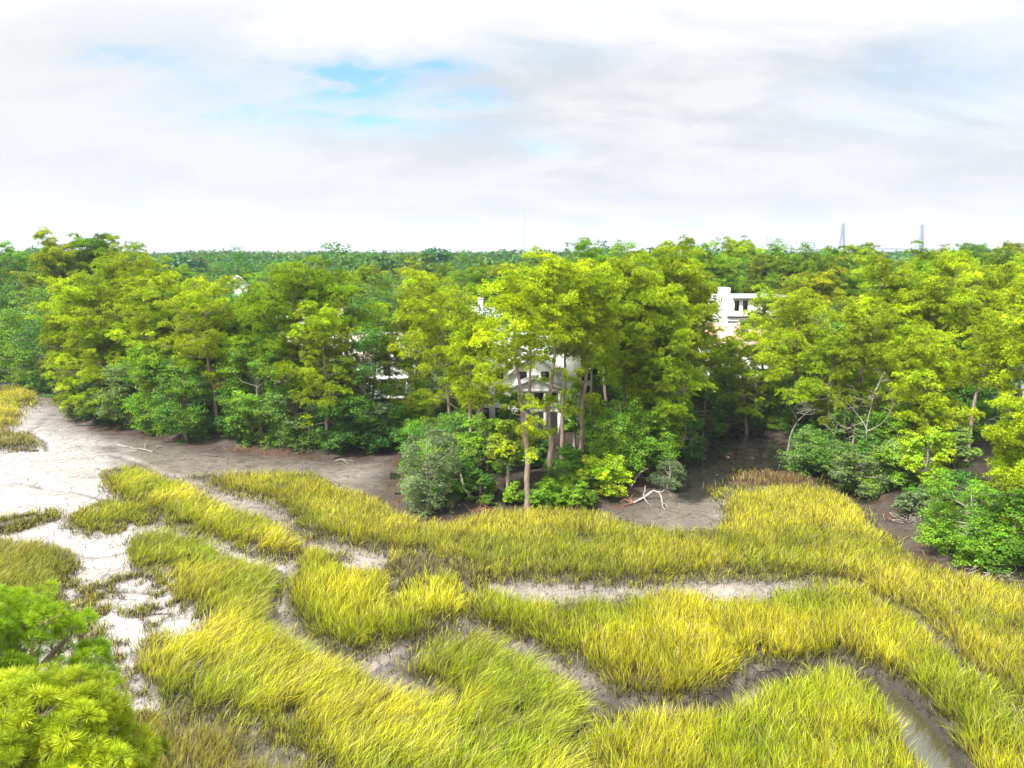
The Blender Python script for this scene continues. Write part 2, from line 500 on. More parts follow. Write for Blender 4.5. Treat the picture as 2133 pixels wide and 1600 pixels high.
def terrain(x, y):
    """height, masks; vectorised"""
    up_in = in_poly(x, y, UP)
    ds = dist_line(x, y, UP, True)
    sdist = np.where(up_in, ds, -ds)
    h = 1.5 * smooth(-0.6, 7.0, sdist) + 0.9 * smooth(8, 40, sdist) + 0.25 * smooth(0, 1.2, sdist)
    h += (fbm(x, y, 0.18) - 0.5) * 0.8 * smooth(0, 5, sdist)
    mask = np.zeros(x.shape)
    near = (y < 170) & (np.abs(x) < 170)
    if near.any():
        xs, ys = x[near], y[near]
        mm = np.zeros(xs.shape)
        for k, p in BEDG.items():
            if k in ('reeds', 'sprout'):
                continue
            ins = in_poly(xs, ys, p)
            cand = (xs > p[:, 0].min() - 1) & (xs < p[:, 0].max() + 1) & (ys > p[:, 1].min() - 1) & (ys < p[:, 1].max() + 1)
            if not cand.any():
                continue
            d = np.full(xs.shape, -9.0)
            dd = dist_line(xs[cand], ys[cand], p, True)
            d[cand] = np.where(ins[cand], dd, -dd)
            mm = np.maximum(mm, smooth(-0.35, 0.45, d + (fbm(xs, ys, 1.6, 2) - 0.5) * 0.5))
        mask[near] = mm
    h = h + 0.28 * mask * (1 - smooth(0, 3, sdist))
    carve = np.zeros(x.shape)
    if near.any():
        xs, ys = x[near], y[near]
        best = np.zeros(xs.shape)
        wob = (fbm(xs, ys, 1.1, 2) - 0.5) * 0.5
        for i in range(len(CREEK) - 1):
            ax, ay = creek_g[i]; bx, by = creek_g[i + 1]
            w0, d0 = CREEK[i][1:]; w1, d1 = CREEK[i + 1][1:]
            vx, vy = bx - ax, by - ay
            t = np.clip(((xs - ax) * vx + (ys - ay) * vy) / (vx * vx + vy * vy), 0, 1)
            d = np.hypot(xs - ax - t * vx, ys - ay - t * vy) + wob
            w = w0 + (w1 - w0) * t; dp = d0 + (d1 - d0) * t
            best = np.maximum(best, dp * (1 - smooth(w * 0.35, w * 1.05, d)))
        for tr in TRICKLE:
            d = dist_line(xs, ys, poly_ground(tr)) + wob * 0.3
            best = np.maximum(best, 0.30 * (1 - smooth(0.12, 0.5, d)))
        carve[near] = best
    h = h - carve
    h = h + (fbm(x, y, 0.5, 3) - 0.5) * 0.16 * (1 - mask * 0.5) * (np.abs(x) < 300)
    return h, sdist, mask, carve


def ground_z(x, y):
    return float(terrain(np.array([float(x)]), np.array([float(y)]))[0][0])


def blob(x, y, px, py, rx, ry, z=0.0):
    """soft ellipse on the ground given where it lies and its half sizes in metres"""
    c = G(px, py, z)
    return np.exp(-(((x - c[0]) / rx) ** 2 + ((y - c[1]) / ry) ** 2))


def build_ground():
    def axis(lo, hi, step, far, g=1.16):
        a = list(np.arange(lo, hi, step))
        s = step; b = [a[-1]]
        while b[-1] < far:
            s *= g; b.append(b[-1] + s)
        s = step; c = [a[0]]
        while c[0] > -far:
            s *= g; c.insert(0, c[0] - s)
        return np.array(c[:-1] + a + b[1:])
    xs = axis(-62, 62, 0.21, 5000)
    ys = axis(26, 118, 0.21, 5000)
    ys = ys[ys > -400]
    X, Y = np.meshgrid(xs, ys)
    x, y = X.ravel(), Y.ravel()
    h, sd_, mask, carve = terrain(x, y)
    n1 = fbm(x, y, 0.35, 5); n2 = fbm(x + 50, y, 1.7, 4); n3 = fbm(x, y + 90, 0.09, 3)
    px, py = project(np.stack([x, y, h], 1))
    # mud: left flats' silt paled to paint in sky reflection, brown grey elsewhere
    pale = np.array([0.33, 0.305, 0.295]); brown = np.array([0.150, 0.126, 0.106]); dark = np.array([0.007, 0.006, 0.006])
    rust = np.array([0.09, 0.036, 0.022]); thatch = np.array([0.045, 0.038, 0.022]); litter = np.array([0.030, 0.023, 0.014])
    flats = poly_ground([(-500, 925), (60, 830), (150, 860), (190, 905), (260, 950), (215, 1000), (330, 1080), (560, 1170), (600, 1190), (560, 1260), (420, 1310),
                         (340, 1340), (300, 1400), (380, 1520), (700, 1600), (700, 1750), (-500, 1750)])
    fl = in_poly(x, y, flats)
    df = dist_line(x, y, flats, True)
    fd = np.where(fl, df, -df)
    k = smooth(-2.5, 2.0, fd + (n1 - 0.5) * 5)
    base = brown[None] * (1 - k[:, None]) + pale[None] * k[:, None]
    mid = np.zeros_like(x)
    for b_ in ((1250, 1235, 14, 1.6), (1600, 1225, 8, 1.5), (750, 1170, 4, 3), (720, 1395, 3, 2), (640, 1340, 3, 2), (770, 985, 4, 3), (500, 1050, 5, 4)):
        mid = np.maximum(mid, blob(x, y, *b_))
    base = base + mid[:, None] * np.array([0.07, 0.066, 0.06]) * (0.5 + n1[:, None])
    base *= (0.72 + 0.56 * n1)[:, None]
    # damp organic mud along the shore
    s = smooth(-6.5, -0.5, sd_ + (n1 - 0.5) * 5) * (1 - 0.4 * k)
    dm = np.array([0.055, 0.041, 0.033])
    base = base * (1 - 0.85 * s[:, None]) + dm * 0.85 * s[:, None]
    # black mud of the cove
    cv = poly_ground([(1420, 930), (1440, 900), (1500, 885), (1575, 886), (1650, 930), (1760, 1000), (1820, 1035), (1800, 1045), (1700, 1005), (1640, 985), (1560, 980), (1500, 1010), (1440, 1045), (1410, 1020)])
    c_in = in_poly(x, y, cv); dc = dist_line(x, y, cv, True)
    cvm = smooth(-1.8, 0.3, np.where(c_in, dc, -dc) + (n1 - 0.5) * 3)
    base = base * (1 - 0.97 * cvm[:, None]) + dark * 0.97 * cvm[:, None]
    # rusty wrack of needles at the water's edge
    wr = smooth(0.50, 0.62, n2) * smooth(-2.5, -0.6, sd_) * (1 - smooth(0.5, 2.5, sd_)) * (1 - cvm * 0.8)
    base = base * (1 - wr[:, None] * 0.8) + rust * wr[:, None] * 0.8
    # thatch and root mud under the grass, dark creek banks
    mk = smooth(0.3, 0.9, mask)
    base = base * (1 - 0.8 * mk[:, None]) + thatch * 0.8 * mk[:, None]
    bank = smooth(0.02, 0.5, mask) * (1 - smooth(0.55, 0.95, mask))
    base *= (1 - 0.45 * bank * (1 - 0.5 * k))[:, None]
    cm = smooth(0.05, 0.35, carve)
    base = base * (1 - 0.70 * cm[:, None]) + np.array([0.055, 0.045, 0.036]) * 0.55 * cm[:, None]
    # woodland floor and lawns
    u = smooth(-0.3, 1.5, sd_ + (n2 - 0.5) * 2)
    lawn = smooth(0.50, 0.60, n3) * smooth(14, 20, sd_)
    fl_c = litter[None] * (1 - lawn[:, None]) + np.array([0.07, 0.11, 0.02]) * lawn[:, None]
    far = smooth(220, 500, y)
    fl_c = fl_c * (1 - far[:, None]) + np.array([0.03, 0.055, 0.025]) * far[:, None]
    base = base * (1 - u[:, None]) + fl_c * (0.7 + 0.6 * n1[:, None]) * u[:, None]
    base *= (0.85 + 0.3 * n2)[:, None]
    # standing film of water
    wet = 0.45 * k * smooth(0.40, 0.62, n1)
    for b_ in ((1470, 1082, 3.2, 4.5, 1.0), (1530, 1240, 5, 1.3, 1.0), (822, 1000, 1.2, 3.0, 0.9), (1520, 1008, 2.5, 2.0, 0.9), (1450, 960, 2, 6, .8), (1495, 925, 4, 4, .9),
               (775, 1400, 1.3, 0.9, 1.0), (290, 1310, 3, 3, 0.6), (150, 1000, 12, 12, 0.55), (200, 1180, 5, 6, .7), (600, 1290, 1.5, 1.5, .6), (1250, 1235, 14, 1.5, .35), (1860, 1240, 2, 1, .4)):
        wet = np.maximum(wet, b_[4] * np.minimum(1, 1.5 * blob(x, y, *b_[:4])) * smooth(0.30, 0.55, n1 * 0.6 + n2 * 0.4))
    sw = fbm(x + 3 * n1, y * 2.2 + 6 * n1, 0.8, 3)
    wet = np.maximum(wet, cvm * (0.72 + 0.28 * smooth(0.42, 0.55, sw)))
    wet = np.maximum(wet, 0.55 * smooth(0.50, 0.60, fbm(x * 0.7, y * 1.6, 0.5, 4)) * smooth(-14, -6, sd_) * (1 - mk))
    base = base * (1 + (cvm * smooth(0.5, 0.6, sw) * 1.2)[:, None])
    wet = wet * (1 - u) * (1 - 0.8 * mk)
    ny, nx = X.shape
    idx = np.arange(nx * ny).reshape(ny, nx)
    f = np.stack([idx[:-1, :-1], idx[:-1, 1:], idx[1:, 1:], idx[1:, :-1]], -1).reshape(-1, 4)
    m, t = new_mat('marsh_mud')
    L = t.links.new
    out = N(t, 'ShaderNodeOutputMaterial')
    p = N(t, 'ShaderNodeBsdfPrincipled')
    at = N(t, 'ShaderNodeAttribute', attribute_name='Col')
    aw = N(t, 'ShaderNodeAttribute', attribute_name='wet')
    au = N(t, 'ShaderNodeAttribute', attribute_name='land')
    geo = N(t, 'ShaderNodeNewGeometry')
    nA = N(t, 'ShaderNodeTexNoise', i_Scale=2.4, i_Detail=8.0, i_Roughness=0.7, i_Distortion=0.6)
    L(geo.outputs['Position'], nA.inputs['Vector'])
    nB = N(t, 'ShaderNodeTexNoise', i_Scale=11.0, i_Detail=5.0, i_Roughness=0.7)
    L(geo.outputs['Position'], nB.inputs['Vector'])
    mpv = N(t, 'ShaderNodeMapping'); mpv.inputs['Scale'].default_value = (1.2, 2.6, 1); mpv.inputs['Rotation'].default_value = (0, 0, 0.35)
    L(geo.outputs['Position'], mpv.inputs[0])
    nC = N(t, 'ShaderNodeTexNoise', i_Scale=1.9, i_Detail=6.0, i_Roughness=0.75, i_Distortion=1.6)
    L(mpv.outputs[0], nC.inputs['Vector'])
    c = mix_color(t, 1.0, at.outputs['Color'], ramp_node(t, nA.outputs[0], [(0.30, 0.70), (0.62, 1.18)]), 'MULTIPLY')
    # scattered dark flecks: burrows, shells, stems pressed in the mud
    fleck = ramp_node(t, nC.outputs[0], [(0.30, 0.42), (0.39, 1.0)])
    c = mix_color(t, 1.0, c, fleck, 'MULTIPLY')
    c = mix_color(t, 1.0, c, ramp_node(t, nB.outputs[0], [(0.32, 0.72), (0.55, 1.08)]), 'MULTIPLY')
    # thin drainage threads and scattered burrow holes
    nD = N(t, 'ShaderNodeTexNoise', i_Scale=0.42, i_Detail=4.0, i_Roughness=0.55, i_Distortion=0.9)
    L(geo.outputs['Position'], nD.inputs['Vector'])
    thr = math_node(t, 'ABSOLUTE', math_node(t, 'SUBTRACT', nD.outputs[0], 0.5))
    c = mix_color(t, 1.0, c, ramp_node(t, thr, [(0.0, 0.40), (0.016, 1.0)]), 'MULTIPLY')
    vo = N(t, 'ShaderNodeTexVoronoi', i_Scale=2.2)
    L(geo.outputs['Position'], vo.inputs['Vector'])
    hol = math_node(t, 'ADD', vo.outputs['Distance'], math_node(t, 'MULTIPLY', nA.outputs[0], 0.5))
    c = mix_color(t, 1.0, c, ramp_node(t, hol, [(0.27, 0.22), (0.31, 1.0)]), 'MULTIPLY')
    L(c, p.inputs['Base Color'])
    ro = math_node(t, 'SUBTRACT', 0.62, math_node(t, 'MULTIPLY', aw.outputs['Fac'], 0.52))
    ro = math_node(t, 'ADD', ro, math_node(t, 'MULTIPLY', au.outputs['Fac'], 0.3))
    L(math_node(t, 'MAXIMUM', ro, 0.06), p.inputs['Roughness'])
    p.inputs['Specular IOR Level'].default_value = 0.4
    L(math_node(t, 'MULTIPLY', aw.outputs['Fac'], 0.6), p.inputs['Coat Weight'])
    p.inputs['Coat Roughness'].default_value = 0.08
    hmix = math_node(t, 'ADD', math_node(t, 'MULTIPLY', nA.outputs[0], 1.0), math_node(t, 'MULTIPLY', nB.outputs[0], 0.45))
    hmix = math_node(t, 'ADD', hmix, math_node(t, 'MULTIPLY', ramp_node(t, thr, [(0.0, 0.0), (0.03, 1.0)]), 0.5))
    bn = N(t, 'ShaderNodeBump', i_Distance=0.24)
    L(math_node(t, 'SUBTRACT', 0.75, math_node(t, 'MULTIPLY', aw.outputs['Fac'], 0.62)), bn.inputs['Strength'])
    L(hmix, bn.inputs['Height']); L(bn.outputs[0], p.inputs['Normal'])
    L(p.outputs[0], out.inputs[0])
    me = raw_mesh('ground', np.stack([x, y, h], 1), f, base, m, True, {'wet': wet, 'land': u})
    tag(link('ground', me), 'pale tidal mud flats and brown creek banks rising to a shaded woodland floor', None, None, 'structure')


build_ground()


def build_water():
    m, t = new_mat('creek_water')
    L = t.links.new
    out = N(t, 'ShaderNodeOutputMaterial')
    p = N(t, 'ShaderNodeBsdfPrincipled', i_Roughness=0.04, i_IOR=1.33)
    p.inputs['Base Color'].default_value = (0.050, 0.047, 0.024, 1)
    p.inputs['Specular IOR Level'].default_value = 1.0
    p.inputs['Coat Weight'].default_value = 1.0
    p.inputs['Coat Roughness'].default_value = 0.02
    geo = N(t, 'ShaderNodeNewGeometry')
    nz = N(t, 'ShaderNodeTexNoise', i_Scale=2.5, i_Detail=3.0)
    L(geo.outputs['Position'], nz.inputs['Vector'])
    bn = N(t, 'ShaderNodeBump', i_Strength=0.06, i_Distance=0.05)
    L(nz.outputs[0], bn.inputs['Height']); L(bn.outputs[0], p.inputs['Normal'])
    L(p.outputs[0], out.inputs[0])
    z = -0.42
    # a ribbon that follows the creek bed, wider than it, its edges buried in the banks
    pts = creek_g
    T = np.gradient(pts, axis=0); T /= np.linalg.norm(T, axis=1)[:, None]
    Nn = np.stack([-T[:, 1], T[:, 0]], 1)
    w = np.array([c[1] * 1.3 + 0.5 for c in CREEK])
    a = pts + Nn * w[:, None]; b = pts - Nn * w[:, None]
    v = np.concatenate([np.c_[a, np.full(len(a), z)], np.c_[b, np.full(len(b), z)]])
    n = len(pts)
    f = np.array([(i + 1, i, i + n, i + n + 1) for i in range(n - 1)])
    tag(link('creek_water', raw_mesh('creek_water', v, f, None, m)), 'olive water lying in the tidal creek bed', None, None, 'structure')


build_water()


def pool(px_poly, z, label):
    """a level sheet of shallow water; the uneven mud stands out of it here and there"""
    m, t = new_mat('shallow_water')
    out = N(t, 'ShaderNodeOutputMaterial')
    p = N(t, 'ShaderNodeBsdfPrincipled', i_Roughness=0.05, i_IOR=1.33)
    p.inputs['Base Color'].default_value = (0.016, 0.014, 0.012, 1)
    p.inputs['Coat Weight'].default_value = 1.0
    geo = N(t, 'ShaderNodeNewGeometry')
    nz = N(t, 'ShaderNodeTexNoise', i_Scale=1.6, i_Detail=4.0, i_Distortion=1.5)
    t.links.new(geo.outputs['Position'], nz.inputs['Vector'])
    bn = N(t, 'ShaderNodeBump', i_Strength=0.5, i_Distance=0.12)
    t.links.new(nz.outputs[0], bn.inputs['Height']); t.links.new(bn.outputs[0], p.inputs['Normal'])
    t.links.new(p.outputs[0], out.inputs[0])
    g = poly_ground(px_poly, z)
    c = g.mean(0)
    v = [(c[0], c[1], z)] + [(a, b, z) for a, b in g]
    n = len(g)
    f = np.array([(0, 1 + i, 1 + (i + 1) % n) for i in range(n)])
    tag(link('tidal_pool_water', raw_mesh('tidal_pool_water', v, f, None, m)), label, None, None, 'structure')


pool([(1424, 960), (1436, 925), (1452, 908), (1500, 900), (1555, 903), (1610, 928), (1640, 960), (1600, 968), (1540, 975), (1500, 990), (1450, 1010), (1425, 1000)], 0.012, 'black shallow water swirling over the mud of the cove')
pool([(812, 985), (828, 975), (838, 1000), (838, 1030), (822, 1030), (812, 1010)], 0.0, 'small bright puddle beside the juniper bush')

# ------------------------------------------------------------------ marsh grass
rg = np.random.RandomState(11)


def blades_mesh(name, P, h, lean, width, colr, colm, colt, rng):
    """P (n,3) roots; h (n); lean (n,2) horizontal tip offset as a fraction of h; col (n,3) at root, middle, tip"""
    n = len(P)
    az = rng.uniform(0, np.pi, n)
    side = np.stack([np.cos(az), np.sin(az) * 0.5, np.zeros(n)], 1)
    side /= np.linalg.norm(side, axis=1)[:, None]
    lm = np.hypot(lean[:, 0], lean[:, 1])
    verts = np.zeros((n, 7, 3), np.float32)
    cols = np.zeros((n, 7, 3), np.float32)
    for k, (s, ww) in enumerate(((0.0, 0.8), (0.38, 1.0), (0.74, 0.75), (1.0, 0.0))):
        zf = s * (1 - 0.42 * np.minimum(lm, 1.2) * s)
        off = s ** 1.7
        c = P + np.stack([lean[:, 0] * h * off, lean[:, 1] * h * off, h * zf], 1)
        if k < 3:
            verts[:, 2 * k] = c - side * (width * ww / 2)[:, None]
            verts[:, 2 * k + 1] = c + side * (width * ww / 2)[:, None]
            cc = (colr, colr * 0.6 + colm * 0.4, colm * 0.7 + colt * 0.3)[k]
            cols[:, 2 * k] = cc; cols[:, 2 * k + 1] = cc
        else:
            verts[:, 6] = c; cols[:, 6] = colt
    b = (np.arange(n) * 7)[:, None]
    tri = np.array([[0, 1, 3], [0, 3, 2], [2, 3, 5], [2, 5, 4], [4, 5, 6]])
    faces = (b[:, :, None] + tri[None]).reshape(-1, 3)
    return raw_mesh(name, verts.reshape(-1, 3), faces, cols.reshape(-1, 3), M['grass'])


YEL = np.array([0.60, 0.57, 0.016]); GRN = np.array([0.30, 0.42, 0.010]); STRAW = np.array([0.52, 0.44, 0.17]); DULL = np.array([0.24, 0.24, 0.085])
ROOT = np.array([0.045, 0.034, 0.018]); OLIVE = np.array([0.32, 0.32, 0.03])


def D_(y):
    return np.hypot(y, CAM_Z)


def grass_bed(key, name, label, dens=1.0, h=1.35, lean=(0.1, 0.1), lean_var=0.26, mixes=(0.5, 0.3), straw=0.12, wmul=1.0, tip_margin=0.5, spread=True, cat='marsh grass', root=ROOT, palette=None, patch=0.0):
    poly_px = np.array(BEDS[key], float)
    pg = poly_ground(BEDS[key], 0.25)
    x0, y0 = pg.min(0) - 0.3; x1, y1 = pg.max(0) + 0.3
    area = (x1 - x0) * (y1 - y0)
    n = int(area * 205 * dens)
    x = rg.uniform(x0, x1, n); y = rg.uniform(y0, y1, n)
    D = np.hypot(y, CAM_Z)
    keep = rg.rand(n) < np.clip((38.0 / D) ** 1.25, 0.05, 1.0)
    x, y = x[keep], y[keep]
    # clump: draw roots towards clump centres
    cxn = (np.floor(x * 3.3) + 0.5 + 0.7 * (vnoise(np.floor(x * 3.3), np.floor(y * 3.3), 7.77) - 0.5)) / 3.3
    cyn = (np.floor(y * 3.3) + 0.5 + 0.7 * (vnoise(np.floor(y * 3.3), np.floor(x * 3.3), 5.31) - 0.5)) / 3.3
    x = x + (cxn - x) * 0.35; y = y + (cyn - y) * 0.35
    P0 = np.stack([x, y, np.full(len(x), 0.25)], 1)
    bx, by = project(P0)
    tx, ty = project(P0 + np.array([0, 0, h * tip_margin]))
    wob = (fbm(x, y, 0.9, 4) - 0.5) * 34 * np.clip(40 / D_(y), .4, 1.2)
    jx = rg.randn(len(x)) * 7 + (fbm(x, y, 2.6, 2) - 0.5) * 16
    wob = wob + jx
    ok = in_poly(bx + wob, by + wob, poly_px) & in_poly(tx + wob, ty + wob * 0.5, poly_px)
    ok &= (bx > -90) & (bx < 2230) & (by < 1690)
    if patch:
        ok &= fbm(x + 7, y, 0.55, 3) > patch + 0.08 * rg.randn(len(x))
    else:
        ok &= fbm(x + 7, y, 0.8, 3) > 0.27 + 0.05 * rg.randn(len(x))
    x, y = x[ok], y[ok]
    de = dist_line(x, y, pg, True)
    tz, _s, _m, cvx = terrain(x, y)
    ok = (de + (fbm(x + 3, y + 40, 0.75, 4) - 0.5) * 4.6 > rg.uniform(-.7, .9, len(x))) & (cvx < rg.uniform(.14, .46, len(x)))
    x, y, z = x[ok], y[ok], tz[ok] - 0.02
    n = len(x)
    D = np.hypot(y, CAM_Z)
    nn = fbm(x, y, 0.45, 3); n2 = fbm(x + 31, y + 5, 0.16, 3); cl = vnoise(np.floor(x * 3.3), np.floor(y * 3.3), 3.17)
    hh = h * (0.72 + 0.5 * nn + 0.35 * (cl - 0.5)) * rg.uniform(0.6, 1.15, n)
    dedge = dist_line(x, y, pg, True)
    edge = 1 - smooth(0.0, 1.3, dedge)
    hh *= 1 - 0.30 * edge
    ln = np.zeros((n, 2))
    ln[:, 0] = lean[0] + (nn - 0.5) * 0.5 + (cl - 0.5) * 0.45 + rg.randn(n) * lean_var
    ln[:, 1] = lean[1] + (n2 - 0.5) * 0.5 + (vnoise(np.floor(y * 3.3), np.floor(x * 3.3), 2.71) - 0.5) * 0.35 + rg.randn(n) * lean_var
    if spread:
        eps = 0.4
        gx = dist_line(x + eps, y, pg, True) - dedge; gy = dist_line(x, y + eps, pg, True) - dedge
        ln[:, 0] -= gx / eps * edge * 0.40; ln[:, 1] -= gy / eps * edge * 0.40
    w = 0.0195 * wmul * (D / 34.0) ** 0.9 * rg.uniform(0.6, 1.3, n)
    A, B = palette or (YEL, GRN)
    t = np.clip(mixes[0] + (n2 - 0.5) * 2.0 + (nn - 0.5) * 0.8 + rg.randn(n) * 0.22, 0, 1)[:, None]
    mid = A * t + B * (1 - t)
    st = (rg.rand(n) < straw)[:, None]
    mid = np.where(st, STRAW * rg.uniform(0.6, 1.1, n)[:, None], mid)
    v = rg.uniform(0.45, 1.3, n)[:, None] * (0.8 + 0.4 * cl[:, None])
    br = (rg.rand(n) < 0.10)[:, None]
    mid = np.where(br, np.array([0.20, 0.13, 0.045]), mid) * v
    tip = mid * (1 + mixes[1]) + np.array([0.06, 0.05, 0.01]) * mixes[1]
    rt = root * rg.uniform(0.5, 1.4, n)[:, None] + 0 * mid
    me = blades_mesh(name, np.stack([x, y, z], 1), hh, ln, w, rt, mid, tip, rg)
    o = link(name, me)
    tag(o, label, cat, None, 'stuff')
    return n


cnt = 0
cnt += grass_bed('ridge', 'marsh_grass', 'pale yellow marsh grass ridge swept over beside the white mud flat, running down to the creek', h=1.5, lean=(0.45, 0.12), mixes=(0.62, 0.30), straw=0.15)
cnt += grass_bed('far', 'marsh_grass', 'long upright band of straw yellow marsh grass below the pine point and along the right shore', h=1.2, lean=(0.06, 0.05), mixes=(0.68, 0.22), straw=0.24, dens=1.1, wmul=.82)
cnt += grass_bed('dull', 'marsh_grass', 'thin dull grey green marsh grass between the horseshoe bed and the long band', h=0.9, dens=0.55, mixes=(0.3, 0.05), straw=0.4, palette=(DULL, DULL * 0.8))
cnt += grass_bed('horseshoe', 'marsh_grass', 'horseshoe shaped bed of vivid yellow green marsh grass round a muddy notch', h=1.35, lean=(0.0, 0.06), mixes=(0.45, 0.30), straw=0.06)
cnt += grass_bed('middle', 'marsh_grass', 'broad vivid yellow marsh grass bed across the middle, above the winding creek', h=1.5, lean=(0.02, 0.05), mixes=(0.52, 0.28), straw=0.12)
cnt += grass_bed('mound', 'marsh_grass', 'large wind combed marsh grass bed leaning right, from the mud flat down to the bottom edge', h=1.6, lean=(0.42, 0.16), mixes=(0.48, 0.32), straw=0.14)
cnt += grass_bed('corner', 'marsh_grass', 'thin olive marsh grass right of the near pine tops', h=1.25, dens=0.75, lean=(0.2, 0.1), mixes=(0.3, 0.1), straw=0.25, palette=(YEL * .8, OLIVE), patch=0.40)
cnt += grass_bed('left', 'marsh_grass', 'olive gold marsh grass bed at the left edge above the near pine tops', h=1.3, lean=(0.32, 0.1), mixes=(0.5, 0.05), straw=0.2, palette=(OLIVE * 1.15, GRN * 0.8))
cnt += grass_bed('islet', 'marsh_grass', 'small marsh grass islet standing alone on the white mud', h=1.2, lean=(0.35, 0.05), mixes=(0.55, 0.2), straw=0.12)
cnt += grass_bed('stubble', 'marsh_stubble', 'low dark strip of grass stubble on the white mud at the left edge', h=0.55, dens=0.35, mixes=(0.3, 0.0), straw=0.1, palette=(DULL, DULL * 0.5), tip_margin=0.2)
cnt += grass_bed('creekhead', 'marsh_grass', 'golden marsh grass at the top left under the far bank', h=1.3, lean=(0.1, 0.05), mixes=(0.75, 0.1), straw=0.3)
cnt += grass_bed('outer', 'marsh_grass', 'small olive marsh grass bed beside the crooked trickle at the left edge', h=1.0, mixes=(0.4, 0.0), straw=0.35, palette=(OLIVE, DULL))
cnt += grass_bed('front', 'marsh_grass', 'rounded marsh grass mound at the bottom right beside the open creek water', h=1.55, lean=(0.05, 0.12), mixes=(0.50, 0.30), straw=0.08)
cnt += grass_bed('reeds', 'dead_reeds', 'rust brown dead reeds at the mouth of the black mud cove', h=0.9, dens=0.7, mixes=(0.5, 0.0), straw=0.3, palette=(np.array([.26, .14, .06]), np.array([.18, .10, .05])), cat='reeds', tip_margin=0.2)
cnt += grass_bed('sprout', 'marsh_grass', 'small fresh green grass tuft in the mud by the cove', h=0.7, dens=0.5, mixes=(0.1, 0.1), straw=0.1, tip_margin=0.2)
print('blades', cnt)


def stubble():
    """short dead stems and stray shoots on the open mud"""
    P = []; 
    reg = poly_ground([(110, 1215), (330, 1195), (420, 1290), (330, 1330), (290, 1400), (330, 1500), (430, 1560), (230, 1560), (160, 1400), (90, 1290)])
    x0, y0 = reg.min(0); x1, y1 = reg.max(0)
    x = rg.uniform(x0, x1, 60000); y = rg.uniform(y0, y1, 60000)
    k = in_poly(x, y, reg) & (fbm(x, y, 0.7, 3) > 0.53 + 0.05 * rg.randn(len(x)))
    x, y = x[k], y[k]
    # fringes: along every bed edge
    xs = [x]; ys = [y]
    for key, p in BEDG.items():
        if key in ('far',):
            nn_ = 9000
        elif key in ('reeds', 'sprout', 'creekhead', 'outer'):
            nn_ = 600
        else:
            nn_ = 3600
        seg = rg.randint(0, len(p), nn_)
        t = rg.rand(nn_)[:, None]
        q = p[seg] * (1 - t) + p[(seg + 1) % len(p)] * t + rg.randn(nn_, 2) * 0.45
        xs.append(q[:, 0]); ys.append(q[:, 1])
    x = np.concatenate(xs); y = np.concatenate(ys)
    h_, sdd, mask, carve = terrain(x, y)
    px, py = project(np.stack([x, y, h_], 1))
    k = (px > -80) & (px < 2220) & (py < 1690) & (sdd < -0.5) & (carve < 0.35) & (fbm(x, y, 1.2, 2) > 0.36)
    x, y, z = x[k], y[k], h_[k]
    n = len(x)
    hh = rg.uniform(0.15, 0.6, n) * (0.6 + fbm(x, y, 0.8, 2))
    ln = rg.randn(n, 2) * 0.35 + np.array([0.1, 0.0])
    D = np.hypot(y, CAM_Z)
    w = 0.026 * (D / 34) ** 0.9 * rg.uniform(0.6, 1.2, n)
    tt = rg.rand(n) < 0.32
    hh = np.where(tt, hh * 1.4, hh)
    t = tt[:, None]
    mid = np.where(t, OLIVE * 1.3, np.array([0.075, 0.055, 0.035])) * rg.uniform(0.6, 1.3, n)[:, None]
    me = blades_mesh('grass_stubble', np.stack([x, y, z - 0.01], 1), hh, ln, w, mid * 0.5, mid, mid * 1.15, rg)
    tag(link('grass_stubble', me), 'dark stems and stray shoots scattered over the mud and round the grass beds', 'stubble', None, 'stuff')
    print('stubble', n)


stubble()
# ------------------------------------------------------------------ trees
rt_ = np.random.RandomState(77)


def unit(v):
    return v / (np.linalg.norm(v, axis=-1, keepdims=True) + 1e-9)


def rand_dirs(rng, n):
    return unit(rng.randn(n, 3))


def tufts_mesh(name, C, A, size, per, color, rng, thin=0.085, mat=None, cone=1.15, tipcol=1.25):
    """needle tufts: C (n,3) centres, A (n,3) axes; each tuft is a fan of thin needles"""
    n = len(C)
    th = cone * np.sqrt(rng.rand(n, per)) * 1.25
    ph = rng.uniform(0, 2 * np.pi, (n, per))
    ref = np.where(np.abs(A[:, 2:3]) < 0.9, np.array([[0, 0, 1.0]]), np.array([[1.0, 0, 0]]))
    U = unit(np.cross(A, ref)); W = np.cross(A, U)
    d = A[:, None] * np.cos(th)[..., None] + (U[:, None] * np.cos(ph)[..., None] + W[:, None] * np.sin(ph)[..., None]) * np.sin(th)[..., None]
    ln = size[:, None] * rng.uniform(0.75, 1.1, (n, per))
    tip = C[:, None] + d * ln[..., None]
    s = unit(np.cross(d, rand_dirs(rng, n * per).reshape(n, per, 3)))
    hw = (size[:, None] * thin * rng.uniform(0.7, 1.2, (n, per)))[..., None]
    root = C[:, None] + d * ln[..., None] * 0.08
    # a narrow kite: root, shoulder left/right near the tip, tip
    sh = C[:, None] + d * ln[..., None] * 0.62
    v = np.stack([root + 0 * tip, sh - s * hw, tip, sh + s * hw], 2).reshape(-1, 3)
    m = n * per
    f = np.arange(m * 4).reshape(m, 4)
    col = np.repeat(color[:, None] * rng.uniform(0.82, 1.18, (n, per, 1)), 1, 1)
    c4 = np.stack([col * 0.35, col * 0.9, col * tipcol, col * 0.9], 2).reshape(-1, 3)  # needle roots darkened in the colour to paint the tufts' inner shade
    return raw_mesh(name, v, f, c4, mat or M['needle'])


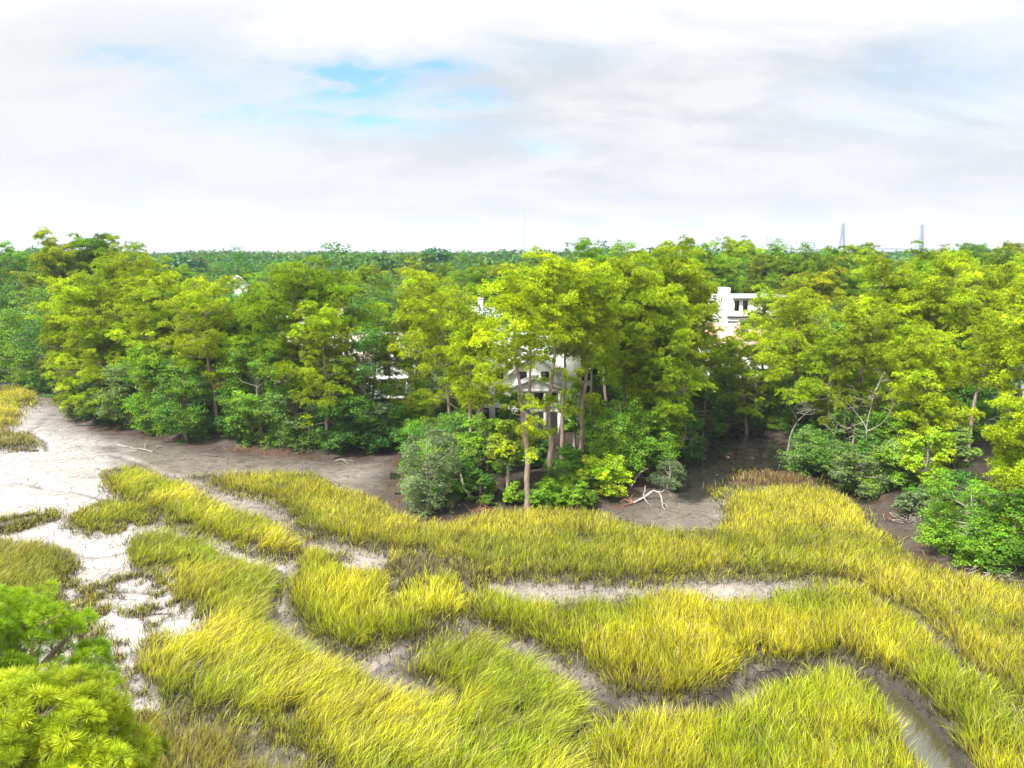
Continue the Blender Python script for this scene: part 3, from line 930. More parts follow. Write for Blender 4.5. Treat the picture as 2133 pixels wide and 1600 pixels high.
def leaves_mesh(name, P, Nrm, size, color, rng, aspect=0.55, mat=None):
    """diamond leaves"""
    n = len(P)
    Nn = unit(Nrm + 0.75 * rng.randn(n, 3))
    t = unit(np.cross(Nn, rand_dirs(rng, n)))
    b = np.cross(Nn, t)
    L = size[:, None]
    v = np.stack([P - t * L * 0.5, P + b * L * aspect * 0.5, P + t * L * 0.5, P - b * L * aspect * 0.5], 1).reshape(-1, 3)
    f = np.arange(n * 4).reshape(n, 4)
    c = np.repeat(color[:, None], 4, 1).reshape(-1, 3)
    return raw_mesh(name, v, f, c, mat or M['leaf'])


PINE = np.array([0.15, 0.31, 0.006]); PINE_Y = np.array([0.62, 0.72, 0.012]); PINE_D = np.array([0.075, 0.18, 0.012])
OAK = np.array([0.115, 0.27, 0.012]); OAK_D = np.array([0.042, 0.150, 0.018]); LIME = np.array([0.27, 0.47, 0.010]); SAGE = np.array([0.165, 0.24, 0.095]); GOLD = np.array([0.40, 0.32, 0.03])


def curve_pts(p0, d, L, n, rng, wob=0.12, up=0.0):
    pts = [np.array(p0, float)]
    d = np.array(d, float)
    for k in range(n):
        d = unit(d + rng.randn(3) * wob + np.array([0, 0, up / n]))
        pts.append(pts[-1] + d * L / n)
    return np.array(pts)


def pine_geo(seed, H, Rc, cb, lean=(0, 0), leany=0.0, nb=34, tuft=0.36, per=17, color=PINE, color2=PINE_Y, trunk_r=None, dens=1.0, bend=None, sparse=0.0, flat=0.0, low=0):
    """loblolly pine standing at the origin; returns trunk mesh, crown mesh"""
    rng = np.random.RandomState(seed)
    r0 = trunk_r or (0.09 + 0.0085 * H)
    acc = Acc()
    nT = 14
    s = np.linspace(0, 1, nT)
    wx = np.cumsum(rng.randn(nT)) * 0.012 * H * 0.5; wy = np.cumsum(rng.randn(nT)) * 0.012 * H * 0.5
    wx -= wx[0] + (wx[-1] - wx[0]) * s; wy -= wy[0] + (wy[-1] - wy[0]) * s
    path = np.stack([lean[0] * s ** 1.25 + wx, lean[1] * s ** 1.25 + wy, H * 0.97 * s], 1)
    if bend is not None:
        path[:, 0] += bend * np.sin(np.pi * s) * H * 0.06
    path[0, 2] = -0.6
    rad = r0 * (1 - s) ** 0.75 * 0.92 + 0.03
    rad[0] *= 1.35
    acc.tube(path, rad, 8)

    def trunk_at(t):
        return np.array([np.interp(t, s, path[:, k]) for k in range(3)])
    C, A, Cc = [], [], []
    u_all = (np.arange(nb) + rng.rand(nb)) / nb
    az0 = rng.rand() * 6.28
    extra = list(rng.uniform(cb * 0.45, cb, low)) if low else []
    for i, u in enumerate(list(u_all) + [None] * low):
        if u is None:
            t = extra.pop(); w = Rc * rng.uniform(0.35, 0.75); uu = 0.0
        else:
            t = cb + (1 - cb) * u ** 0.9 * 0.98; uu = u
            w = Rc * math.sqrt(max(0.05, 1 - ((u - 0.36) / 0.70) ** 2)) * rng.uniform(0.55, 1.08)
        az = az0 + i * 2.399 + rng.randn() * 0.3
        el = R(-12 + 62 * uu ** 1.6) + rng.randn() * 0.24
        Lb = w / max(0.45, math.cos(el))
        p0 = trunk_at(t)
        d = np.array([math.cos(az) * math.cos(el), math.sin(az) * math.cos(el), math.sin(el)])
        pts = curve_pts(p0, d, Lb, 5, rng, 0.13, 0.35)
        rb = max(0.018, 0.035 * Lb / 2.2) * (1.15 - 0.5 * uu)
        acc.tube(pts, np.linspace(rb, 0.012, 6), 4)
        npad = max(2, int(round((1.6 + Lb * 1.25) * dens))) if u is not None else 2
        if rng.rand() < sparse:
            npad = max(1, npad // 2)
        bt = rng.uniform(0.6, 1.3)
        for q in range(npad):
            fq = 1.0 if q == 0 else rng.uniform(0.35, 1.0)
            base = np.array([np.interp(fq, np.linspace(0, 1, 6), pts[:, k]) for k in range(3)])
            off = rng.randn(3) * np.array([1, 1, 0.7]) * 0.20 * Lb * (0.4 if q == 0 else 1) + np.array([0, 0, 0.12])
            pc = base + off
            if q:
                acc.tube(np.array([base, base * 0.4 + pc * 0.6 - np.array([0, 0, 0.08]), pc]), [0.016, 0.012, 0.006], 3)
            pr = rng.uniform(0.5, 1.15)
            k = int(rng.uniform(12, 19) * dens * (pr / 0.9) ** 2) + 4
            dd = rand_dirs(rng, k); dd[:, 2] = np.abs(dd[:, 2]) - 0.25
            dd = unit(dd)
            pos = pc + dd * pr * np.array([1, 1, 0.80 - 0.2 * flat]) * (rng.rand(k, 1) ** 0.4)
            C.append(pos); A.append(unit(dd * 0.7 + np.array([0, 0, 0.75])))
            mixk = np.clip(rng.uniform(0.1, 0.8) + 0.25 * rng.randn(k, 1), 0, 1)
            base_c = color * (1 - mixk) + color2 * mixk
            Cc.append(base_c * bt * rng.uniform(0.8, 1.2, (k, 1)))
    C = np.concatenate(C); A = np.concatenate(A); Cc = np.concatenate(Cc)
    kz = (H - 0.15) / np.percentile(C[:, 2], 95.5)
    C[:, 2] *= kz
    for vv in acc.v:
        vv[:, 2] *= kz
    size = tuft * rng.uniform(0.75, 1.2, len(C))
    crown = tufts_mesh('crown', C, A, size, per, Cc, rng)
    tm = acc.mesh('trunk', M['bark'], True)
    return tm, crown


def broad_geo(seed, H, Rc, cb, lean=(0, 0), nl=26, leaf=0.2, nleaf=7000, color=OAK, color2=LIME, bark='greybark', stems=1, lobe=0.33, drop=0.0, tiers=0.35, flat=1.0):
    rng = np.random.RandomState(seed)
    acc = Acc()
    r0 = 0.06 + 0.016 * H
    cz = H * (cb + 1) / 2; az_ = H * (1 - cb) / 2
    if cb <= .12:
        cz, az_ = H * .38, H * .56
    hub = np.array([lean[0] * 0.5, lean[1] * 0.5, H * max(cb, 0.15) * 0.9])
    cen = np.array([lean[0], lean[1], cz])
    hubs = []
    for k in range(stems):
        a = rng.rand() * 6.28
        o = np.array([math.cos(a), math.sin(a), 0]) * 0.25 * (stems > 1)
        h2 = hub + np.array([math.cos(a), math.sin(a), 0]) * (0.12 * Rc * (stems > 1))
        top = cen + np.array([math.cos(a), math.sin(a), 0]) * 0.2 * Rc * (stems > 1) + np.array([0, 0, az_ * 0.55])
        pts = np.array([o + [0, 0, -0.5], o * 0.6 + hub * [0.4, 0.4, 0.5] + rng.randn(3) * 0.05 * H * 0.4, h2, (h2 + top) / 2 + rng.randn(3) * 0.06 * Rc, top])
        rr = r0 / math.sqrt(stems)
        acc.tube(pts, [rr * 1.3, rr, rr * 0.85, rr * 0.5, 0.03], 7)
        hubs.append((h2, top))
    P, Nn, Cc = [], [], []
    for i in range(nl):
        d = rand_dirs(rng, 1)[0]
        d[2] = d[2] * 0.85 + (0.12 if cb > .12 else -0.12)
        d = unit(d)
        rr = rng.uniform(0.45, 0.92)
        c = cen + d * np.array([Rc, Rc, az_]) * rr
        lr = lobe * Rc * rng.uniform(0.65, 1.25)
        h2, top = hubs[i % len(hubs)]
        st = h2 + (top - h2) * np.clip((c[2] - h2[2]) / max(0.5, top[2] - h2[2]) * 0.7, 0, 0.9)
        midp = (st + c) / 2 + np.array([0, 0, -0.08 * Rc]) + rng.randn(3) * 0.06 * Rc
        acc.tube(np.array([st, midp, c]), [r0 * 0.32, r0 * 0.2, 0.015], 4)
        n = int(nleaf / nl * (lr / (lobe * Rc)) ** 2)
        # sprays inside the lobe: tiers of leaves
        ns = max(5, n // 26)
        sd = rand_dirs(rng, ns); sd[:, 2] = sd[:, 2] * 0.8 + 0.25
        sc = c + unit(sd) * lr * np.array([1, 1, 0.72 * flat]) * rng.uniform(0.5, 1.05, (ns, 1))
        which = rng.randint(0, ns, n)
        p = sc[which] + rng.randn(n, 3) * np.array([1, 1, tiers]) * lr * 0.22
        if drop:
            p[:, 2] -= np.abs(rng.randn(n)) * drop * lr
        for q in range(0, ns, 4):
            acc.tube(np.array([c, (c + sc[q]) / 2 + [0, 0, -0.05], sc[q]]), [0.02, 0.014, 0.006], 3)
        P.append(p); Nn.append(unit(sd)[which] * 0.6 + np.array([0, 0, 0.9]))
        t = np.clip(rng.uniform(0, 0.7) + 0.2 * rng.randn(ns), 0, 1)[which][:, None]
        Cc.append((color * (1 - t) + color2 * t) * rng.uniform(0.75, 1.25) * rng.uniform(0.8, 1.2, (n, 1)))
    P = np.concatenate(P); Nn = np.concatenate(Nn); Cc = np.concatenate(Cc)
    kz = H / np.percentile(P[:, 2], 97.5)
    P[:, 2] *= kz
    for vv in acc.v:
        vv[:, 2] *= kz
    keep = P[:, 2] > 0.03
    P, Nn, Cc = P[keep], Nn[keep], Cc[keep]
    crown = leaves_mesh('crown', P, Nn, leaf * rng.uniform(0.7, 1.25, len(P)), Cc, rng)
    return acc.mesh('trunk', M[bark], True), crown


def palm_geo(seed, H, Rc, n=34, color=SAGE):
    rng = np.random.RandomState(seed)
    acc = Acc()
    acc.tube(np.array([[0, 0, -0.5], [0.05, 0, H * 0.5], [0, 0.04, H]]), [0.24, 0.2, 0.22], 9)
    v, f, c = [], [], []
    k = 0
    for i in range(n):
        a = i * 2.399; el = R(75 - 120 * (i / n) + rng.randn() * 6)
        d = np.array([math.cos(a) * math.cos(el), math.sin(a) * math.cos(el), math.sin(el)])
        hub = np.array([0, 0, H]) + d * Rc * 0.45
        acc.tube(np.array([[0, 0, H], hub]), [0.03, 0.015], 3)
        side = unit(np.cross(d, [0, 0, 1.0])); up = np.cross(side, d)
        for j in range(22):
            b = (j / 21 - 0.5) * 2.7
            dd = unit(d * math.cos(b) + side * math.sin(b) + up * 0.12)
            L = Rc * 0.6 * (0.75 + 0.25 * math.cos(b)) * rng.uniform(0.9, 1.05)
            mid = hub + dd * L * 0.6; tip = hub + dd * L + np.array([0, 0, -0.22 * L])
            w = unit(np.cross(dd, up)) * 0.035 * Rc
            v += [hub, mid - w, tip, mid + w]; f.append((k, k + 1, k + 2, k + 3)); k += 4
            cc = color * rng.uniform(0.7, 1.2); c += [cc] * 4
    return acc.mesh('trunk', M['bark'], True), raw_mesh('crown', np.array(v), np.array(f), np.array(c), M['leaf'])


def dead_geo(seed, H, spread, depth=4, lean=(0, 0), r0=None, mat='deadwood', nb=4):
    """bare branching tree"""
    rng = np.random.RandomState(seed)
    acc = Acc()

    def grow(p, d, L, r, lev):
        pts = curve_pts(p, d, L, 4, rng, 0.16, 0.15)
        acc.tube(pts, np.linspace(r, max(0.008, r * 0.45), 5), 6 if lev < 2 else 4)
        if lev >= depth:
            return
        for q in range(rng.randint(2, nb + 1)):
            f = rng.uniform(0.35, 1.0) if q else 1.0
            b = np.array([np.interp(f, np.linspace(0, 1, 5), pts[:, k]) for k in range(3)])
            t = unit(pts[-1] - pts[-2])
            nd = unit(t * 0.8 + rng.randn(3) * np.array([1, 1, 0.6]) * spread)
            grow(b, nd, L * rng.uniform(0.5, 0.78), max(0.01, r * 0.52), lev + 1)
    d0 = unit(np.array([lean[0], lean[1], H]))
    grow(np.array([0, 0, -0.3]), d0, H * 0.55, r0 or 0.02 * H + 0.04, 0)
    return acc.mesh('limbs', M[mat], True)


ALL = []       # (object, kind text, photo x, photo y of the top, distance)


def plant(kind_name, meshes, loc, rotz=0, scale=1.0, tint=(1, 1, 1), label=None, cat='tree', group=None, parts=('trunk', 'crown'), wide=1.0):
    t = empty(kind_name, loc, label, cat, group, rotz)
    t.scale = (scale * wide, scale * wide, scale)
    for nm, me in zip(parts, meshes):
        o = link(nm, me, t)
        if nm == 'crown':
            o.color = (*tint, 1)
    return t


def spot(bx, by, z0=None):
    """ground point seen at a pixel, following the terrain"""
    P = G(bx, by, 1.0)
    for _ in range(3):
        z = ground_z(P[0], P[1])
        P = G(bx, by, z)
    return P


def hero_pine(seed, bx, by, tx, ty, rpx, cb, label, yellow=0.5, dark=False, **kw):
    P = spot(bx, by)
    T = V(tx, ty, P[1])
    H = T[2] - P[2]
    D = math.hypot(P[1], CAM_Z - P[2] - H * 0.6)
    Rc = rpx * D / FPX
    lean = (T[0] - P[0], rt_.uniform(-0.6, 0.6))
    c1 = PINE_D if dark else PINE * (1 - 0.3 * yellow) + PINE_Y * 0.3 * yellow
    c2 = PINE if dark else PINE * (1 - yellow) + PINE_Y * yellow
    nb = kw.pop('nb', int(np.clip(32 * (1 - cb) * H / 9, 24, 66)))
    me = pine_geo(seed, H, Rc, cb, lean, color=c1, color2=c2, nb=nb, **kw)
    o = plant('pine_tree', me, P, label=label, group='pines at the edge of the marsh')
    ALL.append((o, 'hero', tx, ty, P[1]))
    return o


Y_, N_ = 0.9, 0.45
HP = [
 (1, 232, 876, 160, 598, 92, .16, 'big pine at the left point, leaning over the mud with boughs nearly to the ground', .75, dict(dens=1.1, low=3)),
 (2, 205, 866, 108, 655, 66, .10, 'low yellow green pine hanging farthest left over the white mud', .7, dict(dens=1.1)),
 (3, 318, 880, 302, 556, 88, .40, 'tall broad pine with forked bare limbs behind the left mud shore', .75, dict(dens=1.15)),
 (4, 262, 835, 265, 531, 66, .45, 'round topped pine rising highest behind the left point, next to the floodlight mast', .55, dict()),
 (5, 459, 904, 428, 592, 92, .58, 'pine with a long bare brown trunk standing right of the left bushes', .85, dict(low=6)),
 (6, 522, 885, 528, 604, 62, .40, 'darker green pine just right of the long bare trunk', .35, dict()),
 (7, 606, 900, 618, 566, 82, .42, 'tall dark pine over the white building seen through branches', .35, dict(dens=1.1)),
 (8, 660, 890, 694, 574, 72, .45, 'tall pine beside the tall dark pine, its crown touching it on the right', .30, dict()),
 (9, 682, 942, 672, 642, 76, .38, 'bright pine with drooping lower boughs in front of the dark leafy tree', .65, dict(low=6, sparse=.3)),
 (10, 770, 890, 780, 650, 58, .50, 'thin crowned pine above the pale pink roof', .35, dict(sparse=.3)),
 (11, 862, 893, 872, 600, 66, .45, 'olive pine behind and left of the yellow spreading pine', .6, dict()),
 (12, 941, 905, 908, 592, 96, .55, 'yellow green spreading pine with a pale trunk leaning left above the grey bush', .95, dict(sparse=.25, low=6)),
 (13, 985, 968, 972, 655, 48, .45, 'slender pine right of the grey bush', .7, dict(sparse=.3)),
 (14, 1098, 1064, 1064, 588, 84, .66, 'foremost pine on the point, its pale trunk footed in red needle litter', .95, dict(sparse=.35, low=9)),
 (15, 1147, 988, 1153, 543, 92, .64, 'tallest pine of the point with a straight pinkish trunk', .85, dict(low=4)),
 (16, 1213, 962, 1232, 568, 76, .60, 'straight pine right of the tallest pine on the point', .75, dict(low=7)),
 (17, 1171, 955, 1176, 640, 40, .72, 'slim dark trunked pine between two pale trunks in front of the white house', .6, dict(sparse=.3)),
 (18, 1300, 935, 1308, 556, 76, .42, 'full pine behind the point, right of the white house', .7, dict(dens=1.1)),
 (19, 1325, 948, 1342, 610, 76, .30, 'bushy pine above the bright bushes of the point', .6, dict(dens=1.1)),
 (20, 1402, 925, 1408, 541, 84, .36, 'broad flat topped pine with spreading limbs left of the black cove', .75, dict(dens=1.15)),
 (21, 1448, 893, 1446, 566, 46, .32, 'pine at the back of the black cove, nearest the flat roofed house', .6, dict()),
 (22, 1372, 965, 1382, 672, 74, .18, 'low drooping pine overhanging the left bank of the black cove', .45, dict(low=4)),
 (23, 1590, 868, 1588, 616, 40, .45, 'small airy pine in front of the flat roofed white house', .6, dict(sparse=.4)),
 (24, 1556, 905, 1538, 705, 54, .25, 'short slender pine behind the cove steps', .55, dict(sparse=.3)),
 (25, 1655, 910, 1664, 625, 98, .55, 'dark trunked pine with a domed crown behind the cove', .85, dict(dens=1.1)),
 (26, 1722, 930, 1745, 700, 66, .28, 'mid height pine behind the bleached leafless tree', .6, dict()),
 (27, 1795, 925, 1790, 642, 76, .38, 'yellowish pine inland of the bleached leafless tree', .8, dict()),
 (28, 1868, 905, 1872, 610, 82, .35, 'broad yellowish pine right of the palm top', .85, dict(dens=1.1)),
 (29, 1938, 962, 1915, 712, 74, .22, 'vivid pine with stacked boughs behind the right shore bushes', .9, dict(low=3)),
 (30, 1968, 905, 1940, 592, 88, .35, 'large domed pine rising inland of the vivid stacked pine', .85, dict(dens=1.1)),
 (31, 2012, 968, 2088, 660, 70, .62, 'pine with a bare crooked trunk leaning right by the right edge', .9, dict(bend=-.6)),
 (32, 2120, 905, 2108, 598, 84, .58, 'pine with a thick straight trunk at the gable house', .9, dict(dens=1.1)),
 (33, 2046, 890, 2012, 600, 78, .40, 'pine between the large domed pine and the gable house', .8, dict()),
 (34, 2165, 1140, 2135, 852, 96, .05, 'low bushy pine hanging over the big green bush at the right edge', .8, dict(dens=1.2, low=3)),
 (35, 2178, 1000, 2150, 640, 66, .62, 'pine half out of view at the right edge, behind the low bushy pine', .85, dict()),
 (36, 1850, 885, 1838, 560, 80, .40, 'tall olive pine rising on the right behind the palm', .65, dict(dens=1.1)),
 (37, 1965, 872, 1992, 542, 92, .42, 'tall pine cresting the right hand skyline', .65, dict(dens=1.1)),
 (38, 2090, 872, 2095, 560, 86, .42, 'tall pine on the skyline above the gable house', .7, dict(dens=1.1)),
 (39, 1262, 893, 1250, 590, 66, .55, 'pine standing behind the tallest pine, close to the house wall', .65, dict()),
 (40, 1345, 895, 1352, 560, 80, .42, 'pine in the second row between the full pine and the flat topped pine', .7, dict()),
 (41, 560, 872, 556, 650, 60, .35, 'short pine filling between the dark pines', .4, dict()),
 (42, 385, 868, 372, 640, 70, .35, 'pine tucked behind the long bare trunk on its left', .6, dict()),
 (43, 1100, 912, 1108, 610, 60, .72, 'thin pine directly in front of the white house roof', .7, dict(sparse=.35)),
 (45, 1505, 882, 1512, 728, 44, .15, 'short green pine just above the cove steps, under the salmon roof', .45, dict()),
 (44, 1000, 930, 1006, 680, 48, .45, 'sparse pine left of the white house', .8, dict(sparse=.35)),
]
for s_, bx, by, tx, ty, r_, cb, lab, yl, kw in HP:
    hero_pine(100 + s_, bx, by, tx, ty, r_, cb, lab, yl, **kw)

HB = [  # seed, base x, base y, top y, radius px, crown bottom, label, colour, colour2, options
 (1, 178, 872, 772, 42, .02, 'grey green bush trailing on the mud at the left point', SAGE, SAGE * 1.1, 'shrub', {}),
 (2, 225, 884, 775, 55, .02, 'dark low bush under the leaning pine', OAK_D, SAGE * .7, 'shrub', {}),
 (3, 268, 895, 762, 58, .05, 'pale olive bush with a few yellowing sprigs at the left shore', SAGE * .8, LIME, 'shrub', {}),
 (4, 325, 902, 740, 62, .05, 'mid green bush between the olive bush and the glossy tree', OAK, LIME, 'leafy_tree', {}),
 (5, 392, 921, 762, 62, .04, 'glossy emerald broadleaf tree overhanging the mud', OAK_D * 1.3, LIME * .9, 'leafy_tree', dict(nleaf=22000)),
 (6, 345, 893, 690, 55, .05, 'bright green broadleaf tree behind the glossy emerald one', LIME * .8, LIME, 'leafy_tree', {}),
 (7, 505, 925, 790, 45, .03, 'dark bush at the foot of the bare white snag', OAK_D, OAK, 'shrub', {}),
 (8, 545, 932, 725, 64, .04, 'tall light green broadleaf tree right of the white snag', OAK, LIME * .9, 'leafy_tree', {}),
 (9, 622, 940, 790, 60, .03, 'feathery green bush above the rusty brush pile', OAK, SAGE, 'shrub', {}),
 (10, 590, 905, 700, 62, .1, 'broadleaf tree behind the feathery bush', OAK, OAK * 1.3, 'leafy_tree', {}),
 (11, 712, 946, 830, 52, .02, 'dark spreading bush at the shaded bay', OAK_D, OAK, 'shrub', {}),
 (12, 765, 938, 690, 72, .08, 'deep green leafy tree between the bright pine and the yellow pine', OAK_D, OAK, 'leafy_tree', dict(nleaf=22000)),
 (13, 800, 940, 850, 50, .02, 'low dark bush with drooping twigs at the head of the shaded bay', OAK_D, OAK * .8, 'shrub', {}),
 (14, 893, 1072, 912, 66, .02, 'large grey green juniper bush spilling onto the marsh', SAGE * .85, SAGE * 1.15, 'shrub', dict(leaf=.16, nleaf=26000, lobe=.3)),
 (15, 858, 905, 770, 48, .1, 'yellow green broadleaf tree left of the leaning yellow pine', LIME, PINE_Y, 'leafy_tree', {}),
 (16, 1000, 1046, 985, 40, .0, 'small dark bush right of the juniper bush', OAK_D, LIME * .6, 'shrub', {}),
 (17, 1058, 1030, 880, 46, .35, 'young tree with some orange leaves beside the foremost pine', LIME * .8, np.array([.28, .22, .02]), 'leafy_tree', {}),
 (18, 1072, 1055, 1008, 26, .0, 'bright green shrub at the foot of the foremost pine, on its left', LIME, LIME, 'shrub', {}),
 (19, 1135, 1052, 1000, 44, .0, 'spreading green shrub right of the foremost trunk', OAK * 1.2, LIME, 'shrub', {}),
 (20, 1195, 1054, 1000, 46, .0, 'thick shrub on the marsh edge midway along the point', OAK, LIME * .8, 'shrub', {}),
 (21, 1252, 1035, 955, 54, .02, 'bright yellow green broadleaf bush at the right of the point', LIME * 1.1, PINE_Y, 'shrub', dict(nleaf=16000)),
 (22, 1288, 1000, 855, 64, .1, 'airy green tree with thin pale stems behind the bright bush', OAK * 1.1, LIME, 'leafy_tree', dict(stems=3)),
 (23, 1345, 985, 860, 60, .1, 'layered light green tree leaning toward the black cove', OAK, LIME, 'leafy_tree', dict(tiers=.2)),
 (24, 1392, 1022, 965, 42, .02, 'grey green juniper leaning over the fallen white limb', SAGE * .7, SAGE, 'shrub', dict(leaf=.15)),
 (25, 1425, 958, 855, 42, .02, 'shadowy bush at the left lip of the black cove', OAK_D, OAK, 'shrub', {}),
 (26, 1465, 912, 800, 44, .05, 'dark leafy tree at the back left of the cove', OAK_D, OAK, 'leafy_tree', {}),
 (27, 1530, 896, 850, 36, .02, 'low dry bush under the cove steps', SAGE * .8, SAGE, 'shrub', {}),
 (28, 1575, 900, 800, 48, .1, 'soft olive bush above the black cove', SAGE * .8, OAK * 1.2, 'shrub', {}),
 (29, 1690, 985, 905, 58, .05, 'spreading grey green bush right of the cove', OAK, SAGE, 'shrub', {}),
 (30, 1752, 1000, 925, 52, .05, 'green bush between two pale limbed trees on the right shore', OAK, SAGE * .9, 'shrub', {}),
 (31, 1795, 1030, 950, 60, .02, 'low broad bush overhanging the shadowed right bank', SAGE * .7, LIME * .9, 'shrub', dict(tiers=.2)),
 (32, 1850, 1010, 925, 56, .1, 'bright leafy bush with pale crossing stems on the right shore', LIME * .9, SAGE, 'leafy_tree', dict(stems=3)),
 (33, 1905, 1075, 1030, 42, .02, 'small grey bush above the tangle of dead twigs', SAGE * .8, SAGE, 'shrub', {}),
 (34, 1925, 1030, 900, 50, .1, 'yellow green sapling tree left of the crooked pine', LIME, PINE_Y * .9, 'leafy_tree', dict(stems=2)),
 (35, 2005, 1165, 1015, 80, .0, 'big rounded bright green bush spilling over the right mud bank', OAK * 1.15, LIME * .85, 'shrub', dict(nleaf=30000, leaf=.17, nl=40, lobe=.28)),
 (36, 2105, 1195, 1010, 75, .0, 'dark green bush at the right edge beside the big rounded bush', OAK, OAK * 1.4, 'shrub', dict(nleaf=24000, leaf=.17)),
 (37, 1985, 1010, 900, 44, .15, 'thin leafed tree in front of the fan palm', SAGE, LIME, 'leafy_tree', {}),
 (38, 720, 900, 780, 50, .1, 'leafy tree in deep shade under the thin crowned pine', OAK_D, OAK, 'leafy_tree', {}),
 (39, 640, 880, 760, 50, .1, 'rounded tree before the white building', OAK_D, OAK, 'leafy_tree', {}),
 (40, 1255, 960, 850, 46, .1, 'light green tree in front of the right corner of the white house', OAK, LIME, 'leafy_tree', {}),
 (51, 1196, 945, 800, 32, .15, 'slim light green tree screening the outside stair of the white house', OAK, LIME, 'leafy_tree', {}),
 (52, 1062, 950, 820, 30, .15, 'thin leafy tree hiding the left porch post of the white house', OAK, LIME, 'leafy_tree', {}),
 (41, 1012, 985, 870, 44, .15, 'leafy tree left of the white house porch', OAK, LIME, 'leafy_tree', {}),
 (42, 440, 890, 780, 44, .1, 'shaded tree behind the long bare trunk', OAK_D, OAK, 'leafy_tree', {}),
 (43, 1120, 975, 900, 36, .02, 'bush below the house porch', OAK_D, OAK, 'shrub', {}),
 (44, 1190, 990, 935, 40, .02, 'low fern green bush between the pale trunks', OAK, OAK, 'shrub', {}),
 (45, 945, 1000, 900, 40, .05, 'dark bush behind the juniper bush', OAK_D, OAK, 'shrub', {}),
 (46, 1775, 940, 860, 52, .1, 'olive tree behind the pale crossing limbs', OAK, SAGE, 'leafy_tree', {}),
 (47, 1865, 950, 850, 60, .1, 'dense green tree inland on the right', OAK, LIME * .8, 'leafy_tree', {}),
 (48, 1990, 925, 790, 54, .1, 'leafy tree left of the gable house', OAK_D * 1.3, OAK, 'leafy_tree', {}),
 (49, 1625, 890, 760, 44, .1, 'green tree left of the dark trunked domed pine', OAK, LIME * .8, 'leafy_tree', {}),
 (50, 1690, 905, 760, 50, .1, 'shady tree right of the dark trunked domed pine', OAK_D, OAK, 'leafy_tree', {}),
]


def hero_broad(seed, bx, by, ty, rpx, cb, label, c1, c2, kind, kw):
    P = spot(bx, by - 4)
    T = V(bx, ty, P[1])
    H = max(0.8, T[2] - P[2])
    D = math.hypot(P[1], CAM_Z - P[2] - H * 0.5)
    Rc = rpx * D / FPX
    area = Rc * (Rc + H * (1 - cb))
    a = dict(nleaf=int(np.clip(area * 900, 7000, 26000)), leaf=0.22, nl=int(np.clip(area * 1.6, 18, 48)))
    a.update(kw)
    me = broad_geo(500 + seed, H, Rc, cb, color=c1, color2=c2, **a)
    o = plant(kind, me, P, label=label, cat='bush' if kind == 'shrub' else 'tree', group='bushes and leafy trees along the marsh shore')
    ALL.append((o, 'hero', bx, ty, P[1]))


for h_ in HB:
    hero_broad(*h_)

# the two pines right below the camera, at the bottom left
def near_pine(seed, tx, ty, dist, rc, H, cb, label, **kw):
    d = direction(tx, ty); d = d / np.linalg.norm(d)
    T = np.array([0, 0, CAM_Z]) + d * dist
    z0 = ground_z(T[0], T[1])
    P = np.array([T[0], T[1], z0])
    Hh = T[2] - z0
    me = pine_geo(seed, Hh, rc, cb, (0.0, 0.0), tuft=0.235, per=64, color=PINE * 1.2, color2=np.array([.20, .29, .014]), trunk_r=0.26, **kw)
    plant('pine_tree', me, P, label=label, group='pines at the edge of the marsh')


